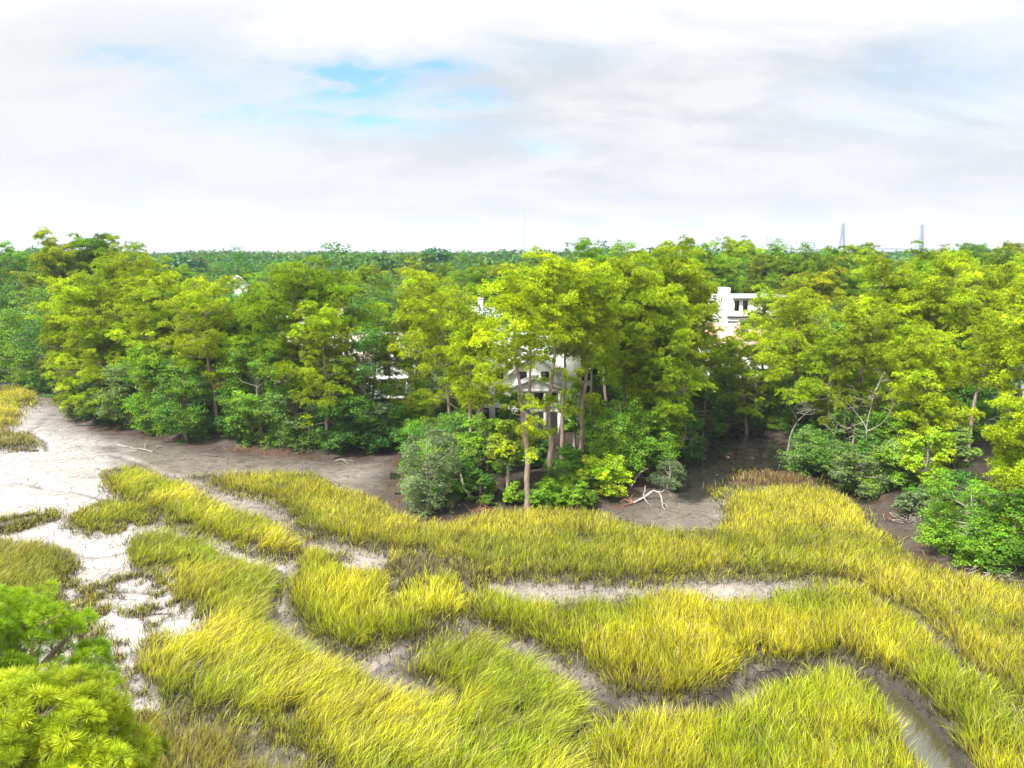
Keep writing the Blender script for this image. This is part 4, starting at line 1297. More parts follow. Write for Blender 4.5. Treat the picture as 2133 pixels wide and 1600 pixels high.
def near_pine_geo(seed, H, rc, depth, n_pads, dens, c1, c2, tuft):
    """crown seen from close by: boughs ending in rounded heads of long needle tufts"""
    rng = np.random.RandomState(seed)
    acc = Acc()
    s = np.linspace(0, 1, 10)
    path = np.stack([0.25 * np.sin(s * 3), 0.2 * np.sin(s * 2.3), s * (H - 0.5)], 1); path[0, 2] = -0.6
    acc.tube(path, 0.3 * (1 - s) ** 0.7 + 0.035, 10)
    C, A, Cc = [], [], []
    for i in range(n_pads):
        a = i * 2.399 + rng.randn() * 0.3
        q = math.sqrt((i + 0.5) / n_pads)
        r = rc * q * rng.uniform(0.85, 1.05)
        z = H - 0.25 - depth * (1 - math.sqrt(max(0, 1 - (q * 0.98) ** 2))) - rng.uniform(0, 0.25) * (1 + q)
        pc = np.array([math.cos(a) * r, math.sin(a) * r, z])
        tz = max(0.3 * H, z - 0.25 - 0.55 * r)
        b = np.array([np.interp(tz, path[:, 2], path[:, k]) for k in range(3)])
        m1 = b * 0.5 + pc * 0.5 + [0, 0, -0.16 * r]
        acc.tube(np.array([b, m1, pc + [0, 0, -0.12]]), [0.06, 0.035, 0.018], 5)
        pr = rng.uniform(0.22, 0.38)
        k = int(rng.uniform(13, 20) * dens)
        dd = rand_dirs(rng, k); dd[:, 2] = np.abs(dd[:, 2]) - 0.35; dd = unit(dd)
        out = np.array([math.cos(a), math.sin(a), 0]) * 0.3 * q
        pos = pc + dd * pr * np.array([1, 1, 0.75]) * rng.uniform(0.6, 1.05, (k, 1))
        for j in range(0, k, 2):
            acc.tube(np.array([pc + [0, 0, -0.1], pos[j]]), [0.013, 0.008], 3)
        C.append(pos); A.append(unit(dd * 0.9 + np.array([0, 0, 0.45]) + out))
        t = np.clip(rng.uniform(0.1, 0.9) + 0.25 * rng.randn(k, 1), 0, 1)
        Cc.append((c1 * (1 - t) + c2 * t) * rng.uniform(0.8, 1.2, (k, 1)))
    # a second, deeper tier of boughs so the crown has depth when looked into
    for i in range(int(n_pads * 0.8)):
        a = rng.rand() * 6.28; q = rng.uniform(0.35, 1.05); r = rc * q
        z = H - depth * (1 - math.sqrt(max(0, 1 - min(1, q) ** 2))) - rng.uniform(0.9, 3.2)
        pc = np.array([math.cos(a) * r, math.sin(a) * r, z])
        b = np.array([np.interp(z - 0.4 * r, path[:, 2], path[:, k]) for k in range(3)])
        acc.tube(np.array([b, b * 0.5 + pc * 0.5 + [0, 0, -0.1 * r], pc]), [0.05, 0.03, 0.015], 5)
        k = int(12 * dens)
        dd = rand_dirs(rng, k); dd[:, 2] = np.abs(dd[:, 2]) - 0.3; dd = unit(dd)
        C.append(pc + dd * 0.45 * np.array([1, 1, 0.7])); A.append(unit(dd + np.array([0, 0, 0.5])))
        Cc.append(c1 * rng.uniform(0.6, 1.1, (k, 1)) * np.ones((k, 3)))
    C = np.concatenate(C); A = np.concatenate(A); Cc = np.concatenate(Cc)
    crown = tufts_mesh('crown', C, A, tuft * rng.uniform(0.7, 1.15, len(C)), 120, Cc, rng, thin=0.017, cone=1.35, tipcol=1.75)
    return acc.mesh('trunk', M['bark'], True), crown


def put_near(seed, tx, ty, dist, rc, depth, n_pads, label, c1, c2, dens=1.0, tuft=0.25):
    d = direction(tx, ty); d = d / np.linalg.norm(d)
    T = np.array([0, 0, CAM_Z]) + d * dist
    z0 = ground_z(T[0], T[1])
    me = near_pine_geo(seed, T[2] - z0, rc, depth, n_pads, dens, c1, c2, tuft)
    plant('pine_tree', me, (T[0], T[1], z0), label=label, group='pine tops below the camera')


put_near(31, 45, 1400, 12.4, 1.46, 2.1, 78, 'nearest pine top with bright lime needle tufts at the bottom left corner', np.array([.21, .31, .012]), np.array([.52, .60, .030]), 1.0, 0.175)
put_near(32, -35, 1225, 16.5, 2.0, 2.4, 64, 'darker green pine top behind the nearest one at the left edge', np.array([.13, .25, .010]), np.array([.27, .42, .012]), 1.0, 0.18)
# ------------------------------------------------------------------ houses
FOOT = []      # keep-out discs for trees


def win(parent, x, z, w, h, y, muntin=(2, 3), shutters=False, fm='frame'):
    """window in a wall facing -Y; frame, pane"""
    a = Acc(); t = 0.07
    a.box(x - w / 2 - t, x + w / 2 + t, y - 0.06, y - 0.004, z - t, z).box(x - w / 2 - t, x + w / 2 + t, y - 0.06, y - 0.004, z + h, z + h + t)
    a.box(x - w / 2 - t, x - w / 2, y - 0.06, y - 0.004, z, z + h).box(x + w / 2, x + w / 2 + t, y - 0.06, y - 0.004, z, z + h)
    for i in range(1, muntin[0]):
        xx = x - w / 2 + w * i / muntin[0]
        a.box(xx - 0.02, xx + 0.02, y - 0.05, y - 0.02, z, z + h)
    for i in range(1, muntin[1]):
        zz = z + h * i / muntin[1]
        a.box(x - w / 2, x + w / 2, y - 0.048, y - 0.022, zz - 0.02, zz + 0.02)
    f = a.build('window', M[fm], parent)
    Acc().box(x - w / 2, x + w / 2, y - 0.02, y - 0.005, z, z + h).build('pane', M['glass'], f)
    if shutters:
        for s in (-1, 1):
            xs = x + s * (w / 2 + 0.32)
            Acc().box(xs - 0.22, xs + 0.22, y - 0.07, y - 0.004, z - 0.05, z + h + 0.05).build('shutter', M['shutter'], f)
    return f


def gable_walls(acc, x0, x1, y0, y1, z0, z1, zr, along='x'):
    acc.box(x0, x1, y0, y1, z0, z1)
    if along == 'x':     # ridge runs along x: triangles on the x ends
        ym = (y0 + y1) / 2
        for x, s in ((x0, 1), (x1, -1)):
            acc.add([(x, y0, z1), (x, ym, z1), (x, y1, z1), (x, ym, zr)], [(0, 1, 2, 3)])
    else:
        xm = (x0 + x1) / 2
        for y in (y0, y1):
            acc.add([(x0, y, z1), (xm, y, z1), (x1, y, z1), (xm, y, zr)], [(0, 1, 2, 3)])


def slab(acc, a, b, c, d, t=0.16):
    """thick sloping quad (a,b,c,d counter-clockwise from above)"""
    P = np.array([a, b, c, d], float)
    lo = P - [0, 0, t]
    acc.add(np.concatenate([lo, P]), [(0, 3, 2, 1), (4, 5, 6, 7), (0, 1, 5, 4), (1, 2, 6, 5), (2, 3, 7, 6), (3, 0, 4, 7)])


def gable_roof(acc, x0, x1, y0, y1, z1, zr, along='x', o=0.45, seams=0.0):
    if along == 'x':
        ym = (y0 + y1) / 2; k = (zr - z1) / (ym - y0); ze = z1 - k * o
        slab(acc, (x0 - o, y0 - o, ze + .12), (x1 + o, y0 - o, ze + .12), (x1 + o, ym, zr + .12), (x0 - o, ym, zr + .12))
        slab(acc, (x0 - o, ym + .004, zr + .12), (x1 + o, ym + .004, zr + .12), (x1 + o, y1 + o, ze + .12), (x0 - o, y1 + o, ze + .12))
        if seams:
            for x in np.arange(x0 - o + seams, x1 + o, seams):
                acc.bar((x, y0 - o, ze + .14), (x, ym, zr + .14), 0.05, 0.06)
    else:
        xm = (x0 + x1) / 2; k = (zr - z1) / (xm - x0); ze = z1 - k * o
        slab(acc, (x0 - o, y0 - o, ze + .12), (xm, y0 - o, zr + .12), (xm, y1 + o, zr + .12), (x0 - o, y1 + o, ze + .12))
        slab(acc, (xm + .004, y0 - o, zr + .12), (x1 + o, y0 - o, ze + .12), (x1 + o, y1 + o, ze + .12), (xm + .004, y1 + o, zr + .12))
        if seams:
            for y in np.arange(y0 - o + seams, y1 + o, seams):
                acc.bar((x0 - o, y, ze + .14), (xm, y, zr + .14), 0.05, 0.06)
                acc.bar((x1 + o, y, ze + .14), (xm, y, zr + .14), 0.05, 0.06)


def house_at(name, px, Y, label, cat='house', rotz=0.0, r=9.0):
    x = V(px, 800, Y)[0]
    z = ground_z(x, Y)
    FOOT.append((x, Y + 4, r))
    return empty(name, (x, Y, z), label, cat, None, rotz)


def porch_house():
    h = house_at('porch_house', 1118, 84.5, 'white three storey house with columned upper porch seen between the pine trunks of the point', r=9)
    z0 = h.location.z
    Z = lambda z: z - z0
    w = Acc()
    gable_walls(w, -7.5, 7.0, 2.5, 12.0, Z(z0) - .5, Z(9.6), Z(13.0), 'x')
    w.build('wall', M['white'], h)
    wing = Acc()
    gable_walls(wing, -3.2, 2.6, 0.0, 2.497, Z(z0) - .5, Z(9.0), Z(11.4), 'y')
    wg = wing.build('wing_wall', M['white'], h)
    # second small gable and the white stair tower on the right
    tw = Acc(); tw.box(3.6, 5.4, 0.9, 2.49, Z(z0) - .5, Z(12.2)); tw.build('stair_tower', M['white'], h)
    Acc().box(3.4, 5.6, 0.7, 2.4, Z(12.2), Z(12.45)).build('tower_cap', M['trim'], h)
    rf = Acc(); gable_roof(rf, -7.5, 7.0, 2.5, 12.0, Z(9.6), Z(13.0), 'x', 0.5, 0.55)
    r_ = rf.build('roof', M['metalroof'], h)
    ch = Acc(); ch.box(-5.4, -4.3, 6.2, 7.2, Z(11.2), Z(14.4)); ch.box(-5.5, -4.2, 6.1, 7.3, Z(14.403), Z(14.6)); ch.build('chimney', M['white'], r_)
    rf2 = Acc(); gable_roof(rf2, -3.2, 2.6, 0.0, 2.4, Z(9.0), Z(11.4), 'y', 0.4, 0.55)
    rf2.build('wing_roof', M['metalroof'], h)
    # porch hanging on the wing at the second floor, with its own low gable
    fl = Acc(); fl.box(-3.4, 2.8, -2.4, -0.003, Z(4.65), Z(4.9)); fl.build('porch_floor', M['trim'], h)
    bm = Acc(); bm.box(-3.5, 2.9, -2.5, -2.2, Z(7.05), Z(7.45)).box(-3.5, -3.2, -2.197, -0.003, Z(7.05), Z(7.45)).box(2.6, 2.9, -2.197, -0.003, Z(7.05), Z(7.45))
    bm.add([(-3.4, -2.45, Z(7.453)), (-.3, -2.45, Z(7.453)), (2.8, -2.45, Z(7.453)), (-.3, -2.45, Z(8.7))], [(0, 1, 2, 3)])
    bm.build('porch_beam', M['trim'], h)
    pr = Acc(); gable_roof(pr, -3.4, 2.8, -2.4, -0.4, Z(7.45), Z(8.7), 'y', 0.3, 0.5); pr.build('porch_roof', M['metalroof'], h)
    for x in (-3.2, -1.3, 0.9, 2.6):
        Acc().box(x - .13, x + .13, -2.45, -2.2, Z(4.903), Z(7.05)).build('porch_column', M['trim'], h)
        Acc().box(x - .16, x + .16, -2.46, -2.15, Z(z0) - .4, Z(4.65)).build('porch_post', M['trim'], h)
    for a, b in ((-3.07, -1.43), (1.03, 2.47)):
        rl = Acc()
        rl.box(a, b, -2.38, -2.3, Z(5.75), Z(5.83)).box(a, b, -2.38, -2.3, Z(5.0), Z(5.06))
        for x in np.arange(a + .1, b, .16):
            rl.box(x - .02, x + .02, -2.36, -2.32, Z(5.06), Z(5.75))
        rl.build('railing', M['trim'], h)
    Acc().box(-0.25, 0.75, -0.06, -0.004, Z(4.9), Z(7.0)).build('door', M['frame'], h)
    win(h, -1.6, Z(5.4), 1.0, 1.4, 0.0)
    win(h, 1.9, Z(5.4), 0.8, 1.4, 0.0)
    win(h, -1.7, Z(8.2), 0.8, 0.9, 0.0, (2, 2)); win(h, 1.0, Z(8.2), 0.8, 0.9, 0.0, (2, 2))
    for x in (-6.4, -4.6, 6.2):
        win(h, x, Z(2.6), 0.9, 1.5, 2.5); win(h, x, Z(5.4), 0.9, 1.5, 2.5); win(h, x, Z(7.7), 0.9, 1.3, 2.5)
    st = Acc()
    for i in range(9):
        st.box(3.0 + i * .34, 3.34 + i * .34, -2.2, -0.9, Z(4.4) - .24 * (i + 1), Z(4.4) - .24 * (i + 1) + .07)
    st.bar((2.95, -2.25, Z(4.3)), (6.2, -2.25, Z(2.1)), .08, .2).bar((2.95, -0.85, Z(4.3)), (6.2, -0.85, Z(2.1)), .08, .2)
    st.bar((2.95, -2.25, Z(5.1)), (6.2, -2.25, Z(2.9)), .05, .06)
    st.build('outside_stair', M['trim'], h)


def flat_house():
    h = house_at('modern_house', 1555, 132, 'white flat roofed modern house with paired dark framed windows among the right tree tops', r=10)
    z0 = h.location.z
    Z = lambda z: z - z0
    Acc().box(-5.0, 7.0, 0, 9, -.5, Z(15.0)).build('wall', M['white'], h)
    rf = Acc(); rf.box(-3.6, 7.5, -.6, 9.4, Z(15.003), Z(15.5)); r_ = rf.build('roof', M['metalroof'], h)
    Acc().box(-5.3, -3.7, 1.0, 4.0, Z(15.003), Z(17.0)).box(-6.6, -5.303, 1.2, 4.0, Z(13.0), Z(15.7)).build('roof_tower', M['white'], h)
    Acc().box(-6.2, -5.003, .6, 7, -.5, Z(14.4)).build('side_wing', M['white'], h)
    win(h, -2.7, Z(12.9), .75, 1.7, 0.0, (2, 3)); win(h, -1.1, Z(12.9), .75, 1.7, 0.0, (2, 3)); win(h, 3.5, Z(12.9), .75, 1.7, 0.0, (2, 3))
    Acc().box(-4.4, 6.6, -.25, -.003, Z(11.6), Z(11.85)).build('dark_ledge', M['frame'], h)
    Acc().box(-4.2, 6.4, -.06, -.004, Z(9.0), Z(10.9)).build('window_band', M['glass'], h)


def simple_house(name, px, Y, label, w, d, z1, zr, roofmat, along='x', rotz=0.0, wins=(), seams=0.0, chimney=None, shutters=False, r=None, porch=None, cupola=None):
    h = house_at(name, px, Y, label, rotz=rotz, r=r or max(w, d) * 0.62)
    z0 = h.location.z
    Z = lambda z: z - z0
    a = Acc(); gable_walls(a, -w / 2, w / 2, 0, d, -.5, Z(z1), Z(zr), along); a.build('wall', M['white'], h)
    b = Acc(); gable_roof(b, -w / 2, w / 2, 0, d, Z(z1), Z(zr), along, .45, seams); rf = b.build('roof', M[roofmat], h)
    for x, z in wins:
        win(h, x, Z(z), .9, 1.5, 0.0, (2, 3), shutters)
    if chimney:
        x, y, zt = chimney
        Acc().box(x - .45, x + .45, y - .45, y + .45, Z(z1), Z(zt)).box(x - .53, x + .53, y - .53, y + .53, Z(zt) + .003, Z(zt) + .18).build('chimney', M['white'], rf)
    if cupola:
        x, y, zt = cupola
        c = Acc(); c.box(x - .7, x + .7, y - .7, y + .7, Z(zr) - .4, Z(zt)); cu = c.build('cupola', M['white'], rf)
        g = Acc()
        ang = np.linspace(0, math.pi, 9)
        g.tube(np.array([[x, y - .9, Z(zt)], [x, y + .9, Z(zt)]]), [.85, .85], 14); g.build('cupola_roof', M['metalroof'], cu, smooth_shade=True)
        Acc().box(x - .35, x + .35, y - .76, y - .703, Z(zr) + .1, Z(zt) - .15).build('louver', M['frame'], cu)
    if porch:
        x0, x1, zb, zt, n = porch
        Acc().box(x0, x1, -2.6, -.003, Z(zt), Z(zt) + .3).build('porch_roof', M['trim'], h)
        Acc().box(x0, x1, -2.8, -.003, Z(zb) - .25, Z(zb)).build('porch_floor', M['concrete'], h)
        for x in np.linspace(x0 + .2, x1 - .2, n):
            Acc().box(x - .12, x + .12, -2.5, -2.26, Z(zb) + .003, Z(zt)).build('porch_column', M['trim'], h)
        Acc().box(x0 + 1, x0 + 3.2, -.06, -.004, Z(zb), Z(zb) + 2.1).build('glass_door', M['glass'], h)
    return h


porch_house()
flat_house()
simple_house('tile_roof_house', 1535, 112, 'white house under a salmon tiled roof, above the cove steps', 12, 9, 8.9, 11.9, 'tileroof', 'x', wins=((-4, 6.3), (-1.5, 6.3), (3.5, 6.3)), porch=(-5.5, 5.0, 2.7, 5.4, 5))
simple_house('long_white_house', 695, 104, 'long white house with a pale pink roof hidden behind the left pines', 23, 10, 7.9, 11.2, 'pinkroof', 'x', wins=[(x, 5.6) for x in (-10, -7, -4, -1, 2, 5, 8)] + [(x, 2.9) for x in (-10, -7, -4, 2, 5, 8)], r=12, chimney=(-3, 6, 12.4), porch=(6, 11.4, 2.6, 5.2, 3))
simple_house('gable_house', 2140, 93, 'white gable house with dark shutters cut off by the right edge', 6.5, 9, 6.2, 10.0, 'greyroof', 'y', rotz=R(20), wins=((-1.8, 3.9), (1.4, 3.9)), shutters=True, r=7)
simple_house('cupola_house', 1345, 116, 'white house with a small arched cupola glimpsed right of the porch house', 11, 9, 8.3, 11.3, 'metalroof', 'x', wins=((-3, 6), (0, 6), (3, 6)), cupola=(1.4, 4.5, 13.3), seams=.6)
simple_house('chimney_house', 1020, 122, 'white house with a tall chimney peeping out behind the foremost pine', 6, 8, 12.3, 14.0, 'metalroof', 'x', chimney=(-1.6, 3, 15.4), seams=.6, wins=((-1.6, 10.4), (1.2, 10.4)))
simple_house('distant_house', 512, 200, 'pale distant house whose roof shows over the canopy left of the dark pines', 6, 8, 14.5, 17.2, 'metalroof', 'y', rotz=R(25))
simple_house('distant_house', 1815, 190, 'distant house with white roof showing between the crowns below the bridge', 9, 8, 13.6, 15.2, 'metalroof', 'x', wins=((-2, 11.5), (1.5, 11.5)))
simple_house('distant_house', 655, 128, 'grey white roofed house behind the long white house', 9, 8, 11.0, 13.2, 'metalroof', 'x', seams=.6)

# steps from the cove lawn down to the mud, patio wall and garden wall
def cove_steps():
    top = spot(1497, 816); bot = spot(1496, 858)
    t = empty('garden_steps', bot, 'flight of pale board steps climbing from the black cove to the lawn', 'steps')
    n = 8
    for i in range(n):
        f = i / (n - 1)
        p = (top - bot) * f
        p[2] = 0.25 + (top[2] - bot[2] + 0.2) * f
        Acc().box(p[0] - .75, p[0] + .75, p[1] - .28, p[1] + .28, p[2], p[2] + .16).build('step', M['trim'], t)
    s = Acc()
    for sgn in (-1, 1):
        s.bar((sgn * .82, -.3, .12), (top[0] - bot[0] + sgn * .82, top[1] - bot[1], .12 + top[2] - bot[2] + .25), .09, .28)
    s.build('stringer', M['greyroof'], t)


cove_steps()


def low_wall(pa, pb, Y, h, label, name='garden_wall'):
    a = V(pa, 800, Y); b = V(pb, 800, Y)
    m = (a + b) / 2; z = ground_z(m[0], Y)
    t = empty(name, (m[0], Y, z), label, 'wall')
    w = (b[0] - a[0]) / 2
    Acc().box(-w, w, -.12, .12, -.8, h).build('wall', M['concrete'], t)
    Acc().box(-w - .05, w + .05, -.18, .18, h + .003, h + .09).build('coping', M['trim'], t)


low_wall(700, 850, 95, 0.6, 'low white garden wall at the head of the shaded bay')
low_wall(1480, 1565, 107.5, 0.7, 'low pale patio wall above the cove steps')

# ------------------------------------------------------------------ far landmarks
def bridge():
    Y0 = 3600.0
    def at(px, py):
        return V(px, py, Y0)
    A1, A2 = at(1756, 467), at(1921, 469)
    root = empty('cable_stayed_bridge', (A1[0], Y0, 0), 'far cable stayed bridge with two slender towers on the right horizon', 'bridge')
    o = np.array([A1[0], Y0, 0])
    dk = []
    for px, py in ((1430, 536), (1530, 529), (1640, 524), (1742, 520.5), (1850, 518), (1915, 520), (1990, 524), (2080, 531), (2200, 541)):
        dk.append(at(px, py) - o)
    a = Acc()
    for p, q in zip(dk[:-1], dk[1:]):
        a.bar(p, q, 30, 4.0)
    a.build('deck', M['steel'], root)
    for j, (ap, lx, rx, bot) in enumerate(((A1, 1741, 1764, 540), (A2, 1906, 1929, 541))):
        t = Acc()
        top = ap - o
        L_ = at(lx, bot) - o; R_ = at(rx, bot) - o
        L_[1] -= 28; R_[1] += 28
        t.bar(L_, top + [-2.6, -1, -3], 8, 9); t.bar(R_, top + [2.6, 1, -3], 8, 9)
        tw = t.build('tower', M['steel'], root)
        Acc().box(top[0] - 6, top[0] + 6, top[1] - 6, top[1] + 6, top[2] - 12, top[2] + 3).build('tower_head', M['steel'], tw)
        zc = 44
        Acc().bar([(lx - 1753) * 0 + L_[0] + 8, 0, zc], [R_[0] - 3, 0, zc], 6, 5).build('cross_beam', M['steel'], tw)
        for s in (-1, 1):
            for k in range(1, 7):
                dx = s * (30 + 33 * k)
                zz = np.interp(top[0] + dx, [d[0] for d in dk], [d[2] for d in dk])
                Acc().tube(np.array([[top[0], top[1], top[2] - 2 - k * 1.5], [top[0] + dx, 0, zz]]), [.16, .16], 3).build('stay_cable', M['galv'], tw)
    for px in (1460, 1530, 1600, 1670, 1990, 2070, 2130):
        p = at(px, 530) - o
        zz = np.interp(p[0], [d[0] for d in dk], [d[2] for d in dk])
        Acc().box(p[0] - 4, p[0] + 4, -10, 10, -2, zz - 1.4).build('pier', M['steel'], root)


bridge()


def radio_mast():
    Y0 = 1500.0
    t = V(1093.5, 441, Y0); z0 = 2.0
    r = empty('radio_mast', (t[0], Y0, z0), 'thin tall radio mast standing on the horizon right of the water tower', 'mast')
    H = t[2] - z0
    a = Acc(); w = 0.55
    for i in range(3):
        an = i * 2.094
        a.tube(np.array([[math.cos(an) * w, math.sin(an) * w, -1], [math.cos(an) * w, math.sin(an) * w, H]]), [.13, .13], 4)
    for k in range(int(H / 3)):
        for i in range(3):
            p = np.array([math.cos(i * 2.094) * w, math.sin(i * 2.094) * w, k * 3]); q = np.array([math.cos((i + 1) * 2.094) * w, math.sin((i + 1) * 2.094) * w, k * 3 + 3])
            a.tube(np.array([p, q]), [.06, .06], 3)
    a.build('lattice', M['galv'], r)
    Acc().tube(np.array([[0, 0, H], [0, 0, H + 5]]), [.12, .05], 4).build('antenna', M['galv'], r)
    for i in range(3):
        an = i * 2.094 + .4
        for f in (.5, .95):
            Acc().tube(np.array([[0, 0, H * f], [math.cos(an) * H * .4, math.sin(an) * H * .4, 0]]), [.03, .03], 3).build('guy_wire', M['galv'], r)


radio_mast()


def water_tower():
    Y0 = 1250.0
    c = V(1065, 521, Y0)
    r = empty('water_tower', (c[0], Y0, 2), 'small white water tower on legs left of the radio mast', 'water tower')
    zt = c[2] - 2
    prof = [(0.1, -3.4), (3.5, -3.2), (5.6, -2.2), (6.3, -.6), (6.3, 1.6), (5.6, 3.0), (3.5, 3.9), (0.1, 4.3)]
    pts = np.array([[0, 0, zt + z] for _, z in prof]); 
    tk = Acc().tube(pts, [p[0] for p in prof], 20).build('tank', M['tankwhite'], r, smooth_shade=True)
    Acc().tube(np.array([[0, 0, zt - .7], [0, 0, zt - .5]]), [7.1, 7.1], 20).build('walkway', M['tankwhite'], tk)
    Acc().tube(np.array([[0, 0, -2], [0, 0, zt - 3.3]]), [.9, .9], 8).build('riser', M['tankwhite'], r)
    for i in range(6):
        an = i * 1.047
        Acc().tube(np.array([[math.cos(an) * 7.5, math.sin(an) * 7.5, -2], [math.cos(an) * 6, math.sin(an) * 6, zt - .6]]), [.45, .4], 6).build('leg', M['tankwhite'], r)


water_tower()


def second_tank():
    Y0 = 1500.0
    c = V(1322, 521, Y0)
    r = empty('water_tower', (c[0], Y0, 2), 'faint white tank just showing over the trees above the flat topped pine', 'water tower')
    zt = c[2] - 2
    Acc().tube(np.array([[0, 0, zt + z] for z in (-4, -3.4, 0, 1.5, 2.2)]), [.1, 8, 8.5, 7, .1], 18).build('tank', M['tankwhite'], r, smooth_shade=True)
    for i in range(6):
        an = i * 1.047
        Acc().tube(np.array([[math.cos(an) * 7.5, math.sin(an) * 7.5, -2], [math.cos(an) * 7, math.sin(an) * 7, zt - 1]]), [.45, .4], 6).build('leg', M['tankwhite'], r)


second_tank()


def floodlight():
    Y0 = 260.0
    c = V(234.5, 501, Y0)
    z0 = ground_z(c[0], Y0)
    r = empty('floodlight_mast', (c[0], Y0, z0), 'tall grey floodlight mast with two rings of lamps above the trees at the left', 'light mast')
    H = c[2] - z0
    Acc().tube(np.array([[1.2, 0, -1], [.6, 0, H * .5], [0, 0, H]]), [.32, .27, .16], 8).build('pole', M['galv'], r)
    for zz, w in ((H, 1.0), (H - 2.1, .75)):
        fr = Acc().box(-w, w, -.1, .1, zz - .1, zz + .1).build('lamp_bar', M['galv'], r)
        for k in range(4):
            x = -w + 2 * w * k / 3
            Acc().box(x - .22, x + .22, -.35, -.103, zz - .05, zz + .42).build('floodlight', M['greyroof'], fr)


floodlight()

# ------------------------------------------------------------------ dead wood
def pipe_path(px_list, zs):
    pts = []
    for (a, b), z in zip(px_list, zs):
        g = spot(a, b)
        if z:
            g = G(a, b, g[2] + z) if z < 2 else V(a, b, g[1])
        pts.append(g)
    return np.array(pts)


def fallen(name, label, paths, mat, cat='dead wood', group=None):
    """paths: list of (pixel list, height list, r0, r1)"""
    first = pipe_path(paths[0][0], paths[0][1])
    o = np.array([first[0][0], first[0][1], ground_z(first[0][0], first[0][1])])
    a = Acc()
    rg2 = np.random.RandomState(len(label))
    for px, zs, r0, r1 in paths:
        p = pipe_path(px, zs) - o
        t = np.linspace(0, len(p) - 1, len(p) * 3 - 2)
        q = np.stack([np.interp(t, np.arange(len(p)), p[:, k]) for k in range(3)], 1)
        q[1:-1] += rg2.randn(len(q) - 2, 3) * 0.035
        a.tube(q, np.linspace(r0, r1, len(q)), 7)
    me = a.mesh(name, M[mat], True)
    ob = link(name, me, None, o)
    tag(ob, label, cat, group)
    return ob


fallen('fallen_branch', 'bleached forked limb lying on the mud between the point and the black cove', [
    ([(1318, 1048), (1345, 1034), (1363, 1022), (1374, 1026), (1378, 1040), (1381, 1058), (1386, 1062)], [.1, .35, .8, .9, .6, .1, .05], .13, .03),
    ([(1340, 1034), (1343, 1020), (1345, 1011)], [.35, .8, 1.1], .06, .02),
    ([(1342, 1036), (1348, 1047), (1356, 1053)], [.3, .15, .02], .05, .02),
    ([(1373, 1027), (1383, 1022), (1394, 1025), (1398, 1034)], [.8, .9, .6, .2], .06, .02),
    ([(1379, 1046), (1387, 1050), (1392, 1062)], [.5, .4, .05], .045, .015)], 'deadwood')
fallen('leaning_log', 'pale leaning log propped against the grey green juniper beside the cove', [
    ([(1314, 1015), (1322, 1000), (1335, 982), (1350, 976)], [.1, .7, 1.5, 1.7], .11, .06)], 'deadwood')
fallen('fallen_log', 'dark log lying across the hollow under the juniper beside the cove', [([(1318, 992), (1345, 998), (1366, 1002)], [.5, .45, .3], .13, .09)], 'darkwood')
fallen('root_tangle', 'tangle of brown roots at the butt of the bleached limb', [
    ([(1318, 1048), (1302, 1040), (1290, 1046)], [.1, .4, .1], .08, .02), ([(1318, 1048), (1300, 1052), (1292, 1058)], [.1, .2, .05], .07, .02),
    ([(1318, 1048), (1305, 1032), (1310, 1024)], [.1, .5, .8], .06, .02), ([(1318, 1048), (1312, 1036), (1322, 1028)], [.1, .4, .7], .05, .015)], 'rustwood')
fallen('fallen_branch', 'pale branched stick lying on the brown mud below the glossy tree', [
    ([(245, 926), (280, 933), (318, 940), (338, 934)], [.05, .15, .1, .1], .07, .03), ([(303, 937), (302, 922), (306, 916)], [.1, .4, .6], .035, .012),
    ([(318, 940), (330, 926), (336, 930)], [.1, .3, .3], .03, .01), ([(245, 926), (240, 918)], [.05, .4], .03, .01)], 'deadwood')
fallen('fallen_branch', 'dark branch lying on the mud right of the glossy tree', [([(340, 926), (372, 924), (390, 926)], [.1, .2, .1], .06, .03), ([(372, 924), (380, 918)], [.2, .4], .03, .01)], 'darkwood')
fallen('fallen_branch', 'broken dark branch on the mud under the white snag', [([(425, 948), (452, 950), (470, 944)], [.05, .15, .3], .08, .03), ([(445, 950), (447, 938), (455, 930)], [.1, .5, .6], .04, .015)], 'darkwood')
fallen('driftwood_log', 'straight dark log lying beside the crooked trickle at the left edge', [([(22, 940), (60, 939), (96, 938)], [.05, .08, .05], .12, .08)], 'darkwood')
fallen('driftwood_log', 'short dark stick on the bright mud right of the near pines', [([(303, 1281), (325, 1277), (350, 1279)], [.04, .1, .05], .06, .03), ([(330, 1278), (340, 1274)], [.08, .2], .03, .01)], 'darkwood')
fallen('driftwood_log', 'pale forked stick at the shaded bay', [([(698, 960), (712, 956), (726, 966)], [.1, .3, .05], .05, .03), ([(712, 956), (738, 962)], [.2, .05], .04, .02)], 'deadwood')
fallen('driftwood_log', 'long thin pole lying along the right mud bank above the marsh', [([(1985, 1178), (2010, 1184), (2040, 1190)], [.03, .05, .05], .05, .03)], 'deadwood')
fallen('driftwood_log', 'rusty plank like log lying in front of the red litter on the point', [([(985, 1064), (1003, 1063), (1020, 1062)], [.08, .1, .08], .06, .05)], 'rustwood')
fallen('crooked_driftwood', 'pale crooked bare stem behind the juniper bush, leaning onto the point', [
    ([(982, 1040), (968, 1018), (960, 990), (955, 960), (962, 930)], [.1, .8, 1.8, 2.6, 3.4], .13, .05), ([(962, 1000), (945, 985), (930, 983)], [1.4, 2.0, 2.1], .05, .02)], 'deadwood')


